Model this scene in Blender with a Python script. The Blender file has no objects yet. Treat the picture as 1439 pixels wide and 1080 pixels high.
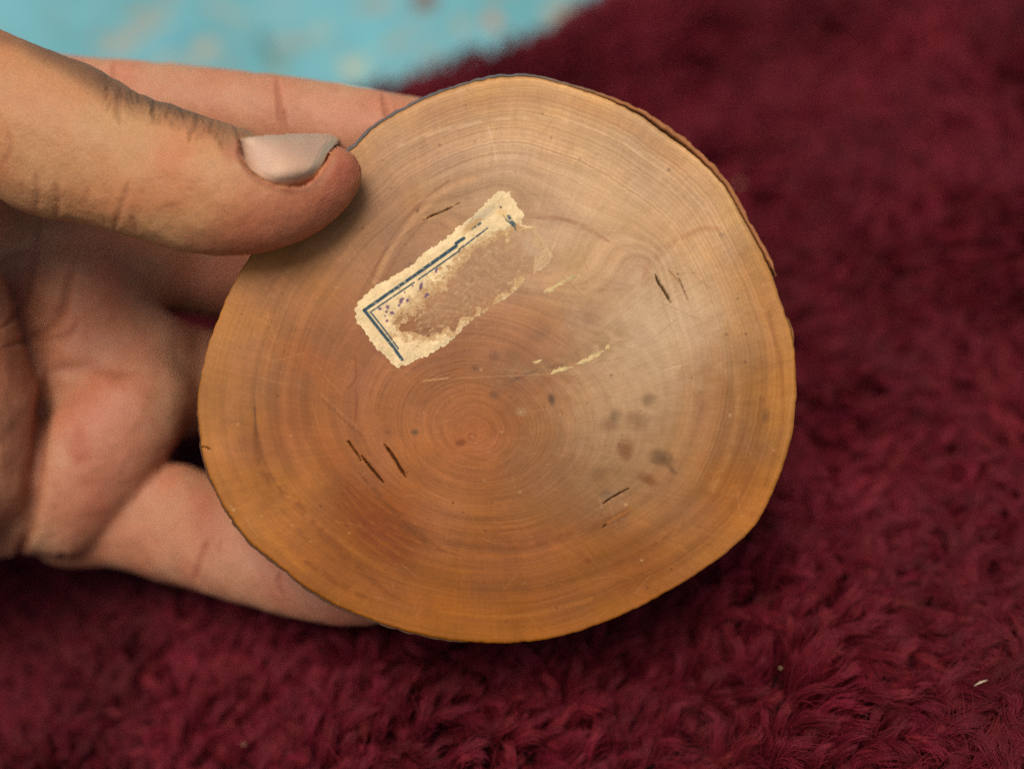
import bpy, math
import numpy as np
from mathutils import Matrix, Vector
from mathutils.bvhtree import BVHTree

# ------------------------------------------------------------------ frame
# Design frame, centimetres: x right, y up, z toward the camera, wood face near z = 0, camera at z = 25.
sc = bpy.context.scene
COL = sc.collection
CAM_D = 25.0
NRM = np.array([-.245, .93, 1.]); NRM /= np.linalg.norm(NRM)      # up, seen in the design frame
PILE_D = 33.3                                                      # distance along the axis to the top of the rug pile
PILE_H = 1.7
_y = np.array([0, 1., 0]); YW = _y - NRM * (_y @ NRM); YW /= np.linalg.norm(YW)
XW = np.cross(YW, NRM)
ROT = np.stack([XW, YW, NRM])                                       # design -> world directions
ORG = np.array([0, 0, CAM_D - PILE_D])                              # design point that is world (0, 0, PILE_H)

def W(p):
    p = (np.asarray(p, float) - ORG) @ ROT.T
    p = p + np.array([0, 0, PILE_H])
    return p * 0.01
def D(w):                                                           # world metres -> design cm
    return (np.asarray(w, float) * 100 - np.array([0, 0, PILE_H])) @ ROT + ORG
K = 0.72 / 1439
def P(px, py, z):
    d = CAM_D - np.asarray(z, float)
    return np.stack(np.broadcast_arrays((np.asarray(px, float) - 719.5) * K * d, -(np.asarray(py, float) - 540) * K * d, np.asarray(z, float)), -1)
def proj(p):
    d = CAM_D - p[..., 2]
    return p[..., 0] / d / K + 719.5, 540 - p[..., 1] / d / K

# ------------------------------------------------------------------ camera, sky, sun
cam = bpy.data.cameras.new('camera'); co = bpy.data.objects.new('camera', cam); COL.objects.link(co)
cam.lens = 50; cam.sensor_width = 36; cam.clip_start = 0.01; cam.clip_end = 60
m = Matrix(ROT.tolist()).to_4x4(); m.translation = Vector(W([0, 0, CAM_D])); co.matrix_world = m
cam.dof.use_dof = True; cam.dof.focus_distance = (CAM_D - 0.06) * 0.01; cam.dof.aperture_fstop = 4.7; cam.dof.aperture_blades = 0
sc.camera = co

SUN = np.array([-.20, .46, .865]); SUN /= np.linalg.norm(SUN)       # toward the light, design frame
SW = ROT @ SUN
ELEV = math.asin(SW[2]); AZ = math.atan2(SW[0], SW[1])
world = bpy.data.worlds.new('World'); sc.world = world; world.use_nodes = True
nt = world.node_tree
sky = nt.nodes.new('ShaderNodeTexSky'); sky.sky_type = 'NISHITA'; sky.sun_disc = False
sky.sun_elevation = ELEV; sky.sun_rotation = AZ; sky.air_density = 1.0; sky.dust_density = 6.0; sky.ozone_density = 0.6
bg = nt.nodes['Background']; bg.inputs[1].default_value = 0.05
nt.links.new(sky.outputs[0], bg.inputs[0])
sun = bpy.data.lights.new('sun', 'SUN'); so = bpy.data.objects.new('sun', sun); COL.objects.link(so)
sun.energy = 1.5; sun.angle = math.radians(30); sun.color = (1.0, .90, .76)
so.rotation_euler = Vector((-SW).tolist()).to_track_quat('-Z', 'Y').to_euler()
so.location = (0, 0, 2)
sc.view_settings.view_transform = 'Standard'; sc.view_settings.look = 'None'
sc.view_settings.exposure = 0.84; sc.view_settings.gamma = 1
sc.render.engine = 'CYCLES'
sc.cycles.use_denoising = False
sc.cycles.use_adaptive_sampling = False
sc.cycles_curves.shape = 'RIBBONS'

# ------------------------------------------------------------------ small tools
rng = np.random.default_rng(7)
_T = np.random.default_rng(3).random((256, 256)).astype(np.float32)
_T3 = np.random.default_rng(4).random((64, 64, 64)).astype(np.float32)
def noise2(x, y):
    xi = np.floor(x).astype(int); yi = np.floor(y).astype(int); fx = x - xi; fy = y - yi
    fx = fx * fx * (3 - 2 * fx); fy = fy * fy * (3 - 2 * fy)
    a = _T[xi & 255, yi & 255]; b = _T[(xi + 1) & 255, yi & 255]; c = _T[xi & 255, (yi + 1) & 255]; d = _T[(xi + 1) & 255, (yi + 1) & 255]
    return (a * (1 - fx) + b * fx) * (1 - fy) + (c * (1 - fx) + d * fx) * fy
def fbm(x, y, o=4, g=.5):
    s = 0; a = 1; t = 0
    for i in range(o):
        s = s + a * noise2(x * 2 ** i + 17.3 * i, y * 2 ** i + 9.1 * i); t += a; a *= g
    return s / t
def noise3(p):
    i = np.floor(p).astype(int); f = p - i; f = f * f * (3 - 2 * f); r = 0
    for dx in (0, 1):
        for dy in (0, 1):
            for dz in (0, 1):
                w = (f[:, 0] if dx else 1 - f[:, 0]) * (f[:, 1] if dy else 1 - f[:, 1]) * (f[:, 2] if dz else 1 - f[:, 2])
                r = r + w * _T3[(i[:, 0] + dx) & 63, (i[:, 1] + dy) & 63, (i[:, 2] + dz) & 63]
    return r
def sst(a, b, x):
    t = np.clip((x - a) / (b - a), 0, 1); return t * t * (3 - 2 * t)
def lin(c):
    c = np.asarray(c, float) / 255
    return np.where(c <= .04045, c / 12.92, ((c + .055) / 1.055) ** 2.4)
def poly_dist(x, y, poly, pad):
    """distance to a polyline and parameter 0..1 along it, only near it"""
    poly = np.asarray(poly, float)
    d = np.full(x.shape, 1e9); tt = np.zeros(x.shape)
    m = (x > poly[:, 0].min() - pad) & (x < poly[:, 0].max() + pad) & (y > poly[:, 1].min() - pad) & (y < poly[:, 1].max() + pad)
    ix = np.nonzero(m)[0]
    if len(ix) == 0: return ix, d[ix], tt[ix]
    xs = x[ix]; ys = y[ix]; dd = np.full(xs.shape, 1e9); t2 = np.zeros(xs.shape)
    seg = np.linalg.norm(np.diff(poly, axis=0), axis=1); cum = np.concatenate([[0], np.cumsum(seg)]); L = cum[-1]
    for i in range(len(poly) - 1):
        ax, ay = poly[i]; bx, by = poly[i + 1]
        t = np.clip(((xs - ax) * (bx - ax) + (ys - ay) * (by - ay)) / max(seg[i] ** 2, 1e-9), 0, 1)
        q = np.hypot(xs - ax - t * (bx - ax), ys - ay - t * (by - ay))
        k = q < dd; dd[k] = q[k]; t2[k] = (cum[i] + t[k] * seg[i]) / L
    return ix, dd, t2
def smooth_poly(poly, n=6):
    p = np.asarray(poly, float)
    if len(p) < 3: return p
    q = np.vstack([2 * p[0] - p[1], p, 2 * p[-1] - p[-2]]); out = []
    for i in range(1, len(q) - 2):
        for t in np.arange(n) / n:
            a, b, c, d = q[i - 1], q[i], q[i + 1], q[i + 2]
            out.append(.5 * (2 * b + (c - a) * t + (2 * a - 5 * b + 4 * c - d) * t ** 2 + (3 * b - a - 3 * c + d) * t ** 3))
    out.append(p[-1]); return np.array(out)

def mesh_obj(name, verts_w, faces, mat, parent=None, base=None, smooth=True, attrs=None):
    """one mesh object; faces: list of index arrays (n, k); vertices in world metres, stored relative to base"""
    base = np.zeros(3) if base is None else np.asarray(base)
    me = bpy.data.meshes.new(name)
    v = (np.asarray(verts_w) - base).astype(np.float32)
    faces = [np.asarray(f) for f in faces if len(f)]
    tot = np.concatenate([np.full(len(f), f.shape[1]) for f in faces])
    idx = np.concatenate([f.reshape(-1) for f in faces])
    me.vertices.add(len(v)); me.vertices.foreach_set('co', v.reshape(-1))
    me.loops.add(len(idx)); me.loops.foreach_set('vertex_index', idx.astype(np.int32))
    me.polygons.add(len(tot)); me.polygons.foreach_set('loop_start', (np.cumsum(tot) - tot).astype(np.int32))
    me.polygons.foreach_set('loop_total', tot.astype(np.int32))
    me.update(calc_edges=True); me.validate()
    me.polygons.foreach_set('use_smooth', np.full(len(me.polygons), smooth))
    set_attrs(me, attrs)
    if mat: me.materials.append(mat)
    o = bpy.data.objects.new(name, me); COL.objects.link(o)
    if parent: o.parent = parent
    else: o.location = base.tolist()
    return o
def set_attrs(me, attrs):
    for k, a in (attrs or {}).items():
        a = np.asarray(a, np.float32)
        if a.ndim == 2:
            at = me.attributes.new(k, 'FLOAT_COLOR', 'POINT')
            at.data.foreach_set('color', np.hstack([a, np.ones((len(a), 1), np.float32)]).reshape(-1))
        else:
            at = me.attributes.new(k, 'FLOAT', 'POINT'); at.data.foreach_set('value', a)
def empty(name, base):
    o = bpy.data.objects.new(name, None); o.location = np.asarray(base).tolist(); o.empty_display_size = .01; COL.objects.link(o); return o
def tag(o, label=None, cat=None, kind=None, group=None):
    if label: o['label'] = label
    if cat: o['category'] = cat
    if kind: o['kind'] = kind
    if group: o['group'] = group
    return o
def grid_faces(n, k, wrap=False):
    i = np.arange(n - 1)[:, None]; j = np.arange(k if wrap else k - 1)[None, :]; j2 = (j + 1) % k
    return np.stack([i * k + j, i * k + j2, (i + 1) * k + j2, (i + 1) * k + j], -1).reshape(-1, 4)

class Mat:
    def __init__(s, name):
        s.m = bpy.data.materials.new(name); s.m.use_nodes = True; s.t = s.m.node_tree; s.b = s.t.nodes['Principled BSDF']
    def n(s, kind, **kw):
        o = s.t.nodes.new('ShaderNode' + kind)
        for k, v in kw.items(): setattr(o, k, v)
        return o
    def l(s, a, b): s.t.links.new(a, b)
    def set(s, **kw):
        for k, v in kw.items(): s.b.inputs[k.replace('_', ' ')].default_value = v
    def attr(s, name): return s.n('Attribute', attribute_name=name)
    def math(s, op, a, b=0.0, c=0.0):
        o = s.n('Math', operation=op)
        for i, v in enumerate((a, b, c)):
            if isinstance(v, (int, float)): o.inputs[i].default_value = v
            else: s.l(v, o.inputs[i])
        return o.outputs[0]
    def mix(s, mode, f, a, b):
        o = s.n('Mix', data_type='RGBA', blend_type=mode)
        for i, v in ((0, f), (6, a), (7, b)):
            if isinstance(v, (int, float)): o.inputs[i].default_value = v
            elif isinstance(v, tuple): o.inputs[i].default_value = v
            else: s.l(v, o.inputs[i])
        return o.outputs[2]
    def noise(s, scale, detail=3, vec=None, rough=.5):
        o = s.n('TexNoise'); o.inputs['Scale'].default_value = scale; o.inputs['Detail'].default_value = detail; o.inputs['Roughness'].default_value = rough
        if vec is None: vec = s.n('TexCoord').outputs['Object']
        s.l(vec, o.inputs['Vector']); return o.outputs[0]
    def bump(s, h, strength, dist, nrm=None):
        o = s.n('Bump'); o.inputs['Strength'].default_value = strength; o.inputs['Distance'].default_value = dist
        s.l(h, o.inputs['Height'])
        if nrm: s.l(nrm, o.inputs['Normal'])
        return o.outputs[0]
    def ramp(s, f, stops):
        o = s.n('ValToRGB'); e = o.color_ramp.elements
        while len(e) < len(stops): e.new(.5)
        for k, (p, c) in zip(e, stops): k.position = p; k.color = (*c, 1) if len(c) == 3 else c
        s.l(f, o.inputs[0]); return o.outputs[0]

def paint(col, x, y, poly, w, c, a=1., soft=.6, brk=0., seed=0., smooth=True, taper=False, bs=9.):
    """stroke: w full width in px, soft share of the half width that fades"""
    poly = smooth_poly(poly) if smooth else np.asarray(poly, float)
    ix, d, t = poly_dist(x, y, poly, w * 1.5 + 6)
    if len(ix) == 0: return
    h = w / 2
    if taper: h = h * np.clip(np.sin(np.pi * np.clip(t, .03, .97)) * 1.3, .1, 1)
    f = 1 - sst(h * (1 - soft), h * (1 + soft * .6), d)
    if brk: f = f * sst(brk - .18, brk + .18, fbm(x[ix] / bs + seed, y[ix] / bs + seed * 1.7, 3))
    f = (f * a)[:, None]
    col[ix] = col[ix] * (1 - f) + np.asarray(c, float) * f
def blob(col, x, y, cx, cy, rx, ry, rot, c, a=1., soft=.5, rag=.35, seed=0., scale=14.):
    r = math.radians(rot); dx = x - cx; dy = y - cy
    ix = np.nonzero((np.abs(dx) < 2.2 * max(rx, ry)) & (np.abs(dy) < 2.2 * max(rx, ry)))[0]
    dx = dx[ix]; dy = dy[ix]
    u = (dx * math.cos(r) + dy * math.sin(r)) / rx; v = (-dx * math.sin(r) + dy * math.cos(r)) / ry
    q = np.hypot(u, v) + (fbm(x[ix] / scale + seed, y[ix] / scale - seed, 4) - .5) * 2 * rag
    f = ((1 - sst(1 - soft, 1 + soft * .6, q)) * a)[:, None]
    col[ix] = col[ix] * (1 - f) + np.asarray(c, float) * f

def in_poly(x, y, poly):
    ins = np.zeros(len(x), bool); j = len(poly) - 1
    for i in range(len(poly)):
        (xi, yi), (xj, yj) = poly[i], poly[j]
        if yi != yj: ins ^= ((yi > y) != (yj > y)) & (x < (xj - xi) * (y - yi) / (yj - yi) + xi)
        j = i
    return ins

# ------------------------------------------------------------------ wood face plane
FA, FB, FZ0 = -.05, -.075, 0.0
def face_z(px, py):
    u = (px - 719.5) * K; v = -(py - 540) * K
    s = FA * u + FB * v
    return (FZ0 + CAM_D * s) / (1 + s)
FN = np.array([-FA, -FB, 1.]); FN /= np.linalg.norm(FN)
def face_pt(px, py, h=0.):
    return P(px, py, face_z(px, py)) + np.asarray(h)[..., None] * FN

# ------------------------------------------------------------------ materials
GAIN = 0.74                                                         # photo value -> surface colour
def wood_material():
    M = Mat('cut_wood')
    c = M.attr('tint').outputs['Color']; ring = M.attr('ring').outputs['Fac']; amp = M.attr('ringamp').outputs['Fac']; crk = M.attr('crack').outputs['Fac']
    tc = M.n('TexCoord').outputs['Object']
    def n1(scale, detail, rough=.6):
        o = M.n('TexNoise', noise_dimensions='1D'); o.inputs['Scale'].default_value = scale; o.inputs['Detail'].default_value = detail
        o.inputs['Roughness'].default_value = rough; M.l(ring, o.inputs['W']); return o.outputs[0]
    a = n1(34, 2); b = n1(170, 1.0)
    fine = M.math('MULTIPLY_ADD', M.math('SUBTRACT', b, .5), 1.25, M.math('MULTIPLY', M.math('SUBTRACT', a, .5), .45))
    patch = M.noise(130, 3, tc)
    dv = M.n('CombineXYZ'); M.l(M.math('MULTIPLY', M.attr('dirx').outputs['Fac'], 62.0), dv.inputs[0]); M.l(M.math('MULTIPLY', M.attr('diry').outputs['Fac'], 62.0), dv.inputs[1]); M.l(M.math('MULTIPLY', ring, 9.0), dv.inputs[2])
    ray = M.noise(1.0, 3, dv.outputs[0], .6)
    yw = M.math('SINE', M.math('ADD', M.math('MULTIPLY', ring, 6.2832 * 58), M.math('MULTIPLY', a, 9.0)))
    yp = M.math('SUBTRACT', M.math('POWER', M.math('MULTIPLY_ADD', yw, .5, .5), 2.5), .35)
    fine = M.math('ADD', fine, M.math('MULTIPLY', yp, .42))
    fine = M.math('SUBTRACT', fine, M.math('MULTIPLY', M.math('MAXIMUM', M.math('SUBTRACT', b, .58), 0.0), 3.2))
    fine = M.math('MULTIPLY', fine, M.math('MULTIPLY', amp, M.math('MULTIPLY_ADD', patch, 1.3, .3)))
    val = M.math('ADD', 1.0, fine)
    val = M.math('MULTIPLY', val, M.math('MULTIPLY_ADD', ray, .36, .82))
    mp = M.n('Mapping'); mp.inputs['Rotation'].default_value = (0, 0, .62); mp.inputs['Scale'].default_value = (45, 2600, 45); M.l(tc, mp.inputs[0])
    saw = M.noise(1.0, 2, mp.outputs[0], .6)
    mp2 = M.n('Mapping'); mp2.inputs['Rotation'].default_value = (0, 0, -.9); mp2.inputs['Scale'].default_value = (60, 3000, 60); M.l(tc, mp2.inputs[0])
    saw2 = M.noise(1.0, 2, mp2.outputs[0], .6)
    sw = M.math('ADD', M.math('MULTIPLY', M.math('SUBTRACT', saw, .5), M.math('MULTIPLY_ADD', patch, 1.0, -.2)), M.math('MULTIPLY', M.math('SUBTRACT', saw2, .5), M.math('MULTIPLY_ADD', patch, -.7, .6)))
    val = M.math('MULTIPLY', val, M.math('MULTIPLY_ADD', sw, .42, 1.0))
    grain = M.noise(2900, 4, tc, .75)
    mott = M.noise(420, 4, tc, .6)
    val = M.math('MULTIPLY', val, M.math('MULTIPLY_ADD', grain, .62, .69))
    val = M.math('MULTIPLY', val, M.math('MULTIPLY_ADD', mott, .30, .85))
    cmb = M.n('CombineColor'); 
    M.l(M.math('POWER', val, .85), cmb.inputs[0]); M.l(val, cmb.inputs[1]); M.l(M.math('POWER', val, 1.25), cmb.inputs[2])
    M.l(M.mix('MULTIPLY', 1.0, c, cmb.outputs[0]), M.b.inputs['Base Color'])
    gl = M.attr('gloss').outputs['Fac']
    M.l(M.math('MULTIPLY_ADD', grain, .16, M.math('MULTIPLY_ADD', gl, -.10, .40)), M.b.inputs['Roughness'])
    M.l(M.math('MULTIPLY_ADD', gl, .20, .12), M.b.inputs['Specular IOR Level'])
    h = M.math('ADD', M.math('MULTIPLY', fine, 1.0), M.math('MULTIPLY', grain, .7))
    M.l(M.bump(h, .5, .00009), M.b.inputs['Normal'])
    return M.m
def bark_material():
    M = Mat('bark')
    c = M.attr('tint').outputs['Color']
    n = M.noise(500, 5, None, .65)
    cm = M.n('CombineColor'); v = M.math('MULTIPLY_ADD', n, 1.1, .45)
    for i in range(3): M.l(v, cm.inputs[i])
    M.l(M.mix('MULTIPLY', 1.0, c, cm.outputs[0]), M.b.inputs['Base Color']); M.set(Roughness=.75, Specular_IOR_Level=.25)
    M.l(M.bump(n, .8, .0003), M.b.inputs['Normal']); return M.m
def paper_material():
    M = Mat('old_paper')
    c = M.attr('tint').outputs['Color']
    n = M.noise(2200, 4, None, .7)
    cm = M.n('CombineColor'); v = M.math('MULTIPLY_ADD', n, .3, .86)
    for i in range(3): M.l(v, cm.inputs[i])
    M.l(M.mix('MULTIPLY', 1.0, c, cm.outputs[0]), M.b.inputs['Base Color']); M.set(Roughness=.9, Specular_IOR_Level=.12)
    M.l(M.bump(n, .6, .00008), M.b.inputs['Normal']); return M.m

# ------------------------------------------------------------------ the wood slice
OUT = np.array([(498,207),(525,180),(570,153),(615.5,132),(661,116.5),(706,108),(751,108.5),(787,117),(823,128),(864,144),(900,162),(932,186.5),(959,205),(986,227),
 (1017,259),(1040,299),(1062,340),(1084,383),(1096,420),(1106,446),(1115.5,478),(1119,522),(1118.5,575),(1114,611),(1106,640),(1094,673),(1080,706),(1063,737),(1040,760),
 (1015,781),(988,801),(941,829),(895,854),(849,874),(792,893),(746,901),(700,903.5),(655,901),(615,896),(563,884),(537,875),(510,865),(487,857),(457,842),(427,823),(397,798),(370,777),
 (347,758),(333,738),(317,716),(303,689),(293,667),(283,627),(278,590),(278,560),(281,535),(288,503),(297,472),(309,441),(327,401),(351,360),(378,324),(410,287),(440,256),(470,231)], float)
C0 = np.array([698., 504.]); PITH = np.array([664., 613.])
_th = np.arctan2(OUT[:, 1] - C0[1], OUT[:, 0] - C0[0]); _r = np.hypot(*(OUT - C0).T)
_o = np.argsort(_th); _th = _th[_o]; _r = _r[_o]
def radius(th):
    th = (np.asarray(th) + np.pi) % (2 * np.pi) - np.pi
    e = np.concatenate([_th - 2 * np.pi, _th, _th + 2 * np.pi]); r = np.concatenate([_r, _r, _r])
    base = np.interp(th, e, r)
    s = 0
    for k in (-.024, -.012, 0, .012, .024): s = s + np.interp(th + k, e, r)
    return .3 * base + .7 * s / 5 + (fbm(th * 40 + 300, th * 0 + 2.2, 3) - .5) * 2.6
def bar(c, p):                                                       # smooth colour field from scattered colours
    pass

slice_base = W(face_pt(698, 903.) + np.array([0, 0, -1.2]))
wood_slice = tag(empty('wood_slice', slice_base), 'round polished wooden slice held in the hand, torn paper label glued on its face', 'wood slice')

def build_face():
    NF = 1600; rows = []
    nr = 330
    rr = np.linspace(0, 1, nr + 1)[1:]
    rr = np.concatenate([rr[rr < .991], [.993, .996, .9985, 1.0]])
    V = []; faces = []; start = []; cnt = []
    for r in rr:
        n = NF if r > .5 else NF // 2 if r > .25 else NF // 4 if r > .1 else NF // 16
        start.append(sum(cnt)); cnt.append(n)
    th_all = np.concatenate([np.arange(n) / n * 2 * np.pi for n in cnt]); r_all = np.repeat(rr, cnt)
    R = radius(th_all)
    px = C0[0] + r_all * R * np.cos(th_all); py = C0[1] + r_all * R * np.sin(th_all)
    quads = []; pent = []; tris = []
    for i in range(len(rr) - 1):
        a, b = start[i], start[i + 1]; n, k = cnt[i], cnt[i + 1]
        if n == k:
            j = np.arange(n); j2 = (j + 1) % n
            quads.append(np.stack([a + j, a + j2, b + j2, b + j], -1))
        else:
            q = k // n; j = np.arange(n); j2 = (j + 1) % n
            cols = [a + j2] + [b + (q * j + s) % k for s in range(q, -1, -1)] + [a + j]
            pent.append(np.stack(cols, -1))
    ctr = len(px); px = np.append(px, C0[0]); py = np.append(py, C0[1]); r_all = np.append(r_all, 0)
    j = np.arange(cnt[0]); tris.append(np.stack([np.full(cnt[0], ctr), start[0] + (j + 1) % cnt[0], start[0] + j], -1))
    x, y = px, py
    # ---- growth ring coordinate: round near the pith, following the outline farther out
    dx, dy = x - PITH[0], y - PITH[1]; dp = np.hypot(dx, dy)
    rho_out = r_all
    an = np.arctan2(dy, dx)
    rho_in = np.hypot(dx, dy * 1.06) / 330
    w = sst(.15, .75, r_all)
    ring = rho_in * (1 - w) + (rho_out * 1.02) * w
    ring = ring + (fbm(x / 120, y / 120, 2) - .5) * .024 + (fbm(x / 40 + 5, y / 40, 2) - .5) * .003
    knot = np.exp(-(((x - 925) / 60) ** 2 + ((y - 385) / 55) ** 2))
    ring = ring - knot * .022 * (1 - np.tanh(((y - 385) - (x - 925) * -.9) / 30) * .4)
    amp = .11 + .34 * sst(560, 200, y) * sst(480, 640, x) + .16 * np.exp(-(dp / 150) ** 2) + .05 * sst(850, 1000, x)
    # ---- colour of the wood; sheen painted in as paler tones at the upper right
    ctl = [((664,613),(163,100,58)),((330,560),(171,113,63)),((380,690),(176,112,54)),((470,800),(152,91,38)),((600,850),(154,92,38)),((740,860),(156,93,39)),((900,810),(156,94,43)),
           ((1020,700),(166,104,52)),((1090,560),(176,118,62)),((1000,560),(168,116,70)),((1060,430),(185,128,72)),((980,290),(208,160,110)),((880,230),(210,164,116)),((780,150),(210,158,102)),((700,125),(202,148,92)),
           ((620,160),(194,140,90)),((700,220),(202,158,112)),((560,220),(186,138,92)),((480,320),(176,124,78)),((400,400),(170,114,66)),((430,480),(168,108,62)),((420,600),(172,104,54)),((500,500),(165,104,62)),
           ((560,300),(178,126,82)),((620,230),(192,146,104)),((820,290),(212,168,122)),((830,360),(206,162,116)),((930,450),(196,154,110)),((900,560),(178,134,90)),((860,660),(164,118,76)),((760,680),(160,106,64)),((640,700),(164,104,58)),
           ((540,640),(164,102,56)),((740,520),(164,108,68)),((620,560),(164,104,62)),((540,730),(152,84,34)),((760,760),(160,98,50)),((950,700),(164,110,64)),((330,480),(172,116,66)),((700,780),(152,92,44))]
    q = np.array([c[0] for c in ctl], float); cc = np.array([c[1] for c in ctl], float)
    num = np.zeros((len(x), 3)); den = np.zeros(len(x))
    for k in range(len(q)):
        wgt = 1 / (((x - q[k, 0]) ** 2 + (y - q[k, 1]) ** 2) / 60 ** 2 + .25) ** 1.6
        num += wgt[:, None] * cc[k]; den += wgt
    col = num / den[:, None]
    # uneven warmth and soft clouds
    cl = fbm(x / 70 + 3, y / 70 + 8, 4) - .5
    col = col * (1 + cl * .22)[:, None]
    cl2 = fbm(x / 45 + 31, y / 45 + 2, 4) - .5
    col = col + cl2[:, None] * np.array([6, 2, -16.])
    # broad year bands along the rings
    ca, sa = np.cos(an) * 1.1 + 9, np.sin(an) * 1.1 + 9
    bd = noise3(np.stack([ring * 30 + 3, ca, sa], -1)) * .6 + noise3(np.stack([ring * 61 + 3, ca * 1.7, sa * 1.7], -1)) * .4 - .5
    col = col * (1 + bd * .17 * (.4 + .6 * sst(.1, .5, ring)))[:, None]
    bd2 = noise3(np.stack([ring * 130 + 3, ca * 2, sa * 2], -1)) - .5
    col = col * (1 + bd2 * .06)[:, None]
    col = col + (np.exp(-(dp / 60) ** 2) * 14)[:, None] * np.array([1, .5, .1])
    G = lambda *a, **k: paint(col, x, y, *a, **k)
    B = lambda *a, **k: blob(col, x, y, *a, **k)
    # sapwood rim
    col += (sst(.90, .97, r_all) * 10)[:, None] * np.array([1, .75, .1])
    # pale worn arc at the top and its darker neighbour
    G([(560,205),(600,190),(638,179),(706,167),(774,166),(841,184),(900,216),(954,258),(995,296),(1020,330)], 7, (222,180,132), .55, .8, brk=.45, seed=3)
    G([(600,160),(706,140),(790,142),(880,178),(960,235)], 20, (184,122,70), .35, .9)
    G([(640,200),(720,190),(790,196),(860,220),(930,268),(980,320)], 26, (198,154,112), .4, .9, brk=.42, seed=8)
    for k in range(9):
        o = 14 * k
        G([(590,232 + o * .9),(680,205 + o),(780,206 + o),(870,238 + o),(945,292 + o)], 3, (170,120,82) if k % 2 else (206,164,122), .32, .8, brk=.5, seed=k * 3.1)
    # dusty, worn right half, and painted sheen in its upper pale patches
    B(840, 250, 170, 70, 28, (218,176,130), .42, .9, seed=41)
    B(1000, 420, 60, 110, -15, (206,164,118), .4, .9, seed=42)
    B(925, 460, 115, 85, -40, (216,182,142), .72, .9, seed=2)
    B(875, 570, 100, 110, 20, (196,160,120), .62, .9, seed=4)
    B(900, 650, 90, 70, 0, (168,128,88), .45, .9, seed=6)
    B(820, 700, 90, 40, -15, (152,110,72), .4, .9, seed=7)
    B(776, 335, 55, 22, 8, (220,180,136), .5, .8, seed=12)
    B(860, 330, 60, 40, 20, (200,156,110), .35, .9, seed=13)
    B(760, 650, 60, 36, 10, (160,114,72), .35, .9, seed=14)
    # arcs round the label
    G([(527,396),(556,340),(597,292),(636,260),(664,250)], 9, (198,146,98), .75, .7)
    G([(519,398),(548,338),(590,286),(630,254)], 4, (150,96,56), .5, .8)
    G([(537,398),(566,348),(604,303)], 4, (152,98,58), .5, .8)
    G([(505,418),(530,370),(566,322)], 3, (140,88,52), .35, .8)
    G([(734,306),(790,308),(833,325),(870,350)], 7, (164,106,68), .5, 1., brk=.40, seed=4, taper=True)
    # knot: bent warm lines
    G([(902,398),(910,375),(930,352),(958,333)], 13, (176,118,74), .42, 1., brk=.42, seed=2, taper=True)
    G([(960,333),(985,322),(1010,322)], 8, (176,114,68), .4, .9)
    G([(780,402),(850,408),(900,402),(912,390)], 6, (174,120,78), .3, 1., brk=.42)
    G([(800,380),(860,396),(905,404)], 4, (172,118,78), .28, 1., brk=.42)
    G([(940,380),(956,398),(966,420)], 3, (150,92,52), .5, .6)
    for k in range(7):
        G([(835 + 8 * k, 300 + 5 * k),(880 + 7 * k, 340 + 6 * k),(905 + 4 * k, 372 + 4 * k)], 2.5, (212,172,128), .3, .8, brk=.5, seed=k)
    # warm and dark streaks low on the left
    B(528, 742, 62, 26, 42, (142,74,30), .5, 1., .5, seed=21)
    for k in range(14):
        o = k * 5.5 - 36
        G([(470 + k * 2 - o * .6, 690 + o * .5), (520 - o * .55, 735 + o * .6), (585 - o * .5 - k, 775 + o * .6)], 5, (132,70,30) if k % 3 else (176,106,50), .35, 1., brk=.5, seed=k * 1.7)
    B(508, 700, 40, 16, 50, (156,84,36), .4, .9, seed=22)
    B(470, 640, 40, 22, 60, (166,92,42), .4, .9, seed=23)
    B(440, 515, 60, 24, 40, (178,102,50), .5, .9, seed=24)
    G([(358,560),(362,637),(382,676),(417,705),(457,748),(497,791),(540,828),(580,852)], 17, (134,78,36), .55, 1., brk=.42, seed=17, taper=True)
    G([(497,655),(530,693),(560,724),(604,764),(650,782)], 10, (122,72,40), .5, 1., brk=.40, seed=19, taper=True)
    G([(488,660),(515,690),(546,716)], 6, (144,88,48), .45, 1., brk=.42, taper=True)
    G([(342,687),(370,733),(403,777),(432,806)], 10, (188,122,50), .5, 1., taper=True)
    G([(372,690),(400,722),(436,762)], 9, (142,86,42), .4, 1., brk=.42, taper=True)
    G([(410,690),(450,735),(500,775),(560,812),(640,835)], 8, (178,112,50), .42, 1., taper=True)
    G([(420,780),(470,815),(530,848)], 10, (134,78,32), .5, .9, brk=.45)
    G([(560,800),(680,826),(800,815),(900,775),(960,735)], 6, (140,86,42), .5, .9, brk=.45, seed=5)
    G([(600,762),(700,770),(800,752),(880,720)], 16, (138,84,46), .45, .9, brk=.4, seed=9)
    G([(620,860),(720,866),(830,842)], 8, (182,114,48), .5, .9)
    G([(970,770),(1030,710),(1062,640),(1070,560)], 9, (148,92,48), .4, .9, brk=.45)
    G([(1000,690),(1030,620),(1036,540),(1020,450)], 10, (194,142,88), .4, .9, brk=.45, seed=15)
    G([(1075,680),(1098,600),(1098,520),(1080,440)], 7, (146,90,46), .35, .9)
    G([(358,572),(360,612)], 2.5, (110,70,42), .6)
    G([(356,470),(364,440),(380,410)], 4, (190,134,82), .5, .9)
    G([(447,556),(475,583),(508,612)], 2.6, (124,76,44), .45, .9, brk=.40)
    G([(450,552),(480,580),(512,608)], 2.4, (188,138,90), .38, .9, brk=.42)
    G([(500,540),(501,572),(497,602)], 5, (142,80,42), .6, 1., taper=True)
    G([(499,500),(500,530),(490,545)], 4, (146,80,40), .5)
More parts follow.
